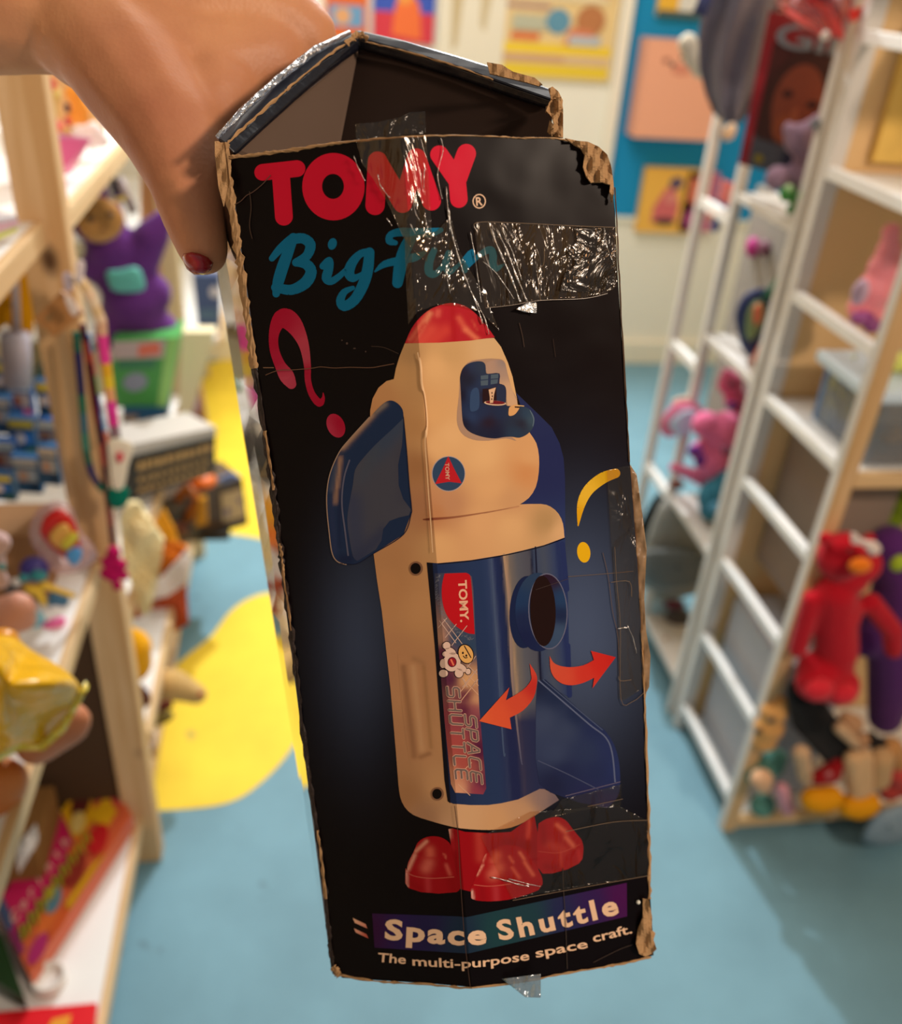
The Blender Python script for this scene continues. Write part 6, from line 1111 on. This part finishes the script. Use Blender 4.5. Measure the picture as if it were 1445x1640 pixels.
tape([(972, 752), (1012, 745), (1020, 860), (1030, 1000), (1034, 1100), (1000, 1122), (992, 1118), (990, 1000), (980, 880)], seed=7, wav=.0014, label='clear tape down the right edge', m=clear_mat('thin_sticky_tape', '#faf4ec', .022, .14, (16, .006), 0, stretch=(3, 3, .8)))
lump('sticky_tape', [(1008, 742), (1020, 760), (1030, 830), (1036, 880), (1032, 960), (1035, 1010), (1042, 1050), (1040, 1100), (1034, 1112), (1029, 1060), (1024, 960), (1018, 860), (1012, 790)], lambda x, y: fdepth(1030, y) + .0002, .0004, mat('#8a6c4c', .35, .5, bump=(60, .004), mottle=.4, mscale=60), 9, 'lifted brownish tape edge on the right', .0016)
m_thin = clear_mat('thin_sticky_tape', '#faf4ec', .022, .14, (16, .006), 0, stretch=(3, 3, .8))
tape([(900, 1280), (996, 1256), (995, 1290), (960, 1292), (880, 1310)], seed=8, m=m_thin); tape([(770, 1340), (850, 1300), (990, 1290), (1038, 1315), (1040, 1402), (900, 1425), (820, 1440)], seed=10, m=m_thin)
lump('sticky_tape', Z6((780, 790), (930, 770), (930, 862), (870, 860), (820, 820)), .446, .0002, clear_mat('tape_over_edge', '#c8d4d8', .25, .15, (50, .005), .18, '#9aa4a8'), 3, 'loose clear tape tag under the bottom edge', .002)
for pts in ((Z3((415, 850), (412, 790), (700, 795), (1050, 812), (1315, 822))), (Z3((470, 1338), (640, 1320), (820, 1290), (1100, 1278), (1250, 1245))), [(983, 875), (986, 930), (992, 1000), (993, 1118), (1012, 1122), (1030, 1108)], [(940, 1290), (996, 1278)], [(905, 1330), (980, 1315), (1038, 1312)], [(820, 1440), (900, 1425), (1040, 1400)], Z5((1240, 700), (1250, 720), (1300, 715)), Z5((1205, 265), (1290, 262), (1300, 330)), Z3((820, 1290), (800, 1100), (840, 1060), (845, 950))):
    obj('tape_edge', tube([fpt(x, y, .0011) for x, y in cat([tuple(p) for p in pts], 4)], .00013, n=5), mat('#7c6650', .3, .5), front)
# folds: small raised ridges that catch the lamps
for pts, r_ in ((Z3((370, 850), (395, 980), (415, 1120), (440, 1300)), .9), (Z3((500, 830), (560, 980), (630, 1140), (690, 1300)), 2.2), (Z3((535, 828), (600, 960), (660, 1120), (735, 1300)), 2.0), (Z3((570, 828), (640, 980), (700, 1160)), 1.0),
                (Z3((450, 1040), (540, 1120), (650, 1280)), .8), (Z3((1228, 826), (1240, 930), (1290, 1060)), 1.2), (Z3((230, 700), (250, 850), (290, 1000), (340, 1150), (400, 1290), (450, 1440)), 1.6), (Z3((215, 560), (225, 700), (240, 850)), 1.0),
                (Z3((180, 250), (195, 330), (160, 480), (190, 640)), .8), (Z1((920, 120), (945, 190), (990, 280)), .8), (Z1((1075, 240), (1090, 310), (1150, 390)), 1.2), (Z1((1130, 520), (1165, 570)), 1.2), (Z1((1290, 390), (1300, 480), (1330, 540)), 1.0), (Z1((1270, 100), (1270, 200)), 1.0), (Z1((1360, 200), (1355, 330)), 1.0), (Z1((1270, 560), (1300, 620)), 1.0),
                (ZB((705, 508), (800, 530), (900, 560), (975, 575)), 1.4), (ZB((830, 520), (980, 560), (1060, 575)), 1.0), ([(712, 430), (720, 470)], .6), ([(760, 480), (775, 510), (782, 535)], 1.2),
                ([(1003, 1000), (1012, 1020), (1018, 1045)], .8), ([(990, 1005), (1005, 1003)], .7), (ZR((1215, 970), (1320, 960)), .8)):
    L = cat([tuple(p) for p in pts], 4); tube([fpt(x, y, .0012) for x, y in L], [max(.00008, r_ * .00028 * (.5 + .5 * abs(math.sin(i * 1.7)))) for i in range(len(L))], VB(), n=6)
    obj('tape_fold', tube([fpt(x, y, .0012 + .0002 * math.sin(i * 2.1)) for i, (x, y) in enumerate(L)], [max(.00008, r_ * .00026 * (.6 + .4 * math.sin(i * 1.7))) for i in range(len(L))], n=6), m_fold, front, smooth=True)
lump('sticky_tape', Z3((670, 1345), (745, 1300), (802, 1305), (800, 1372), (720, 1362)), lambda x, y: fdepth(x, y) - .002, .0003, m_fold, 12, None, .001)
obj('tape_fold', ball(fpt(1021, 1443, .001), .0011, sub=2), mat('#e0dccc', .3, .5), front, smooth=True, label='small whitish blob of glue')

# ------------------------------------------------------------------ the hand and arm that hold the carton
def skin_material():
    m, t, b = base_mat('skin', .5, .35)
    tc = N(t, 'ShaderNodeTexCoord'); n1 = N(t, 'ShaderNodeTexNoise'); n1.inputs['Scale'].default_value = 14; n1.inputs['Detail'].default_value = 6
    t.links.new(tc.outputs['Object'], n1.inputs['Vector'])
    r = N(t, 'ShaderNodeValToRGB'); r.color_ramp.elements[0].position = .3; r.color_ramp.elements[0].color = lin('#b07050'); r.color_ramp.elements[1].position = .7; r.color_ramp.elements[1].color = lin('#d29468')
    t.links.new(n1.outputs[0], r.inputs[0]); t.links.new(r.outputs[0], b.inputs['Base Color'])
    b.inputs['Subsurface Weight'].default_value = .12; b.inputs['Subsurface Scale'].default_value = .006; b.inputs['Subsurface Radius'].default_value = (1, .35, .2)
    v = N(t, 'ShaderNodeTexVoronoi'); v.inputs['Scale'].default_value = 420; t.links.new(tc.outputs['Object'], v.inputs['Vector'])
    bp = N(t, 'ShaderNodeBump'); bp.inputs['Distance'].default_value = .0006; bp.inputs['Strength'].default_value = .2; t.links.new(v.outputs['Distance'], bp.inputs['Height']); t.links.new(bp.outputs[0], b.inputs['Normal'])
    return m
m_skin = skin_material()
hand = thing('person', 'bare arm and hand with red thumb nail holding the carton from the left', 'person', S(60, 20, .47))
hg = VB()
def limb(nodes, g):
    for a, b in zip(nodes, nodes[1:]): capsule(S(*a[:3]), S(*b[:3]), a[3], b[3], g, 6)
limb([(-560, 40, .52, .042), (-300, 20, .49, .040), (-120, 4, .475, .0365), (40, 4, .468, .0345)], hg)     # forearm to wrist
limb([(40, 4, .468, .0345), (180, 10, .472, .034), (320, 22, .482, .033), (440, 40, .492, .026), (478, 62, .495, .022)], hg)   # back of the hand
limb([(140, 50, .466, .030), (230, 95, .470, .033), (330, 120, .478, .031), (420, 100, .488, .026)], hg)     # palm side
limb([(150, 40, .464, .030), (215, 120, .455, .030), (272, 205, .446, .0255), (300, 285, .438, .0195), (310, 345, .434, .0155), (324, 392, .432, .0128), (327, 402, .432, .0120)], hg)   # thumb
limb([(340, 160, .470, .026), (300, 230, .458, .022)], hg)
for nodes in ([(470, 55, .500, .012), (520, 120, .520, .0095), (560, 220, .520, .0085), (575, 300, .510, .0075)], [(440, 60, .505, .012), (470, 150, .528, .0098), (500, 260, .530, .0088), (512, 345, .520, .0078)],
              [(405, 70, .505, .012), (420, 170, .530, .0096), (440, 280, .532, .0086), (450, 360, .522, .0076)], [(370, 80, .500, .011), (375, 180, .525, .0086), (388, 270, .530, .0076), (398, 335, .522, .0068)]): limb(nodes, hg)
arm = remesh(obj('arm_and_hand', hg, m_skin, hand, smooth=True), .0022, 14)
# nail of the thumb
nl = [(292, 405), (304, 400), (320, 403), (335, 411), (342, 421), (338, 433), (326, 440), (311, 440), (299, 431), (293, 418)]
g = VB(); ctr = S(318, 421, .4172); r0 = [S(x, y, .4262) for x, y in nl]; r1 = [S(318 + (x - 318) * .72, 421 + (y - 421) * .72, .4194) for x, y in nl]; n = len(nl)
g.add(r0 + r1 + [ctr] + [p + (ctr - EYE).normalized() * .004 for p in r0], [(i, (i + 1) % n, n + (i + 1) % n, n + i) for i in range(n)] + [(n + i, n + (i + 1) % n, 2 * n) for i in range(n)] + [(2 * n + 1 + i, 2 * n + 1 + (i + 1) % n, (i + 1) % n, i) for i in range(n)])
obj('thumb_nail', g, mat('#8e0416', .22, .4, coat=.3), hand, smooth=True, label='dark red nail polish')
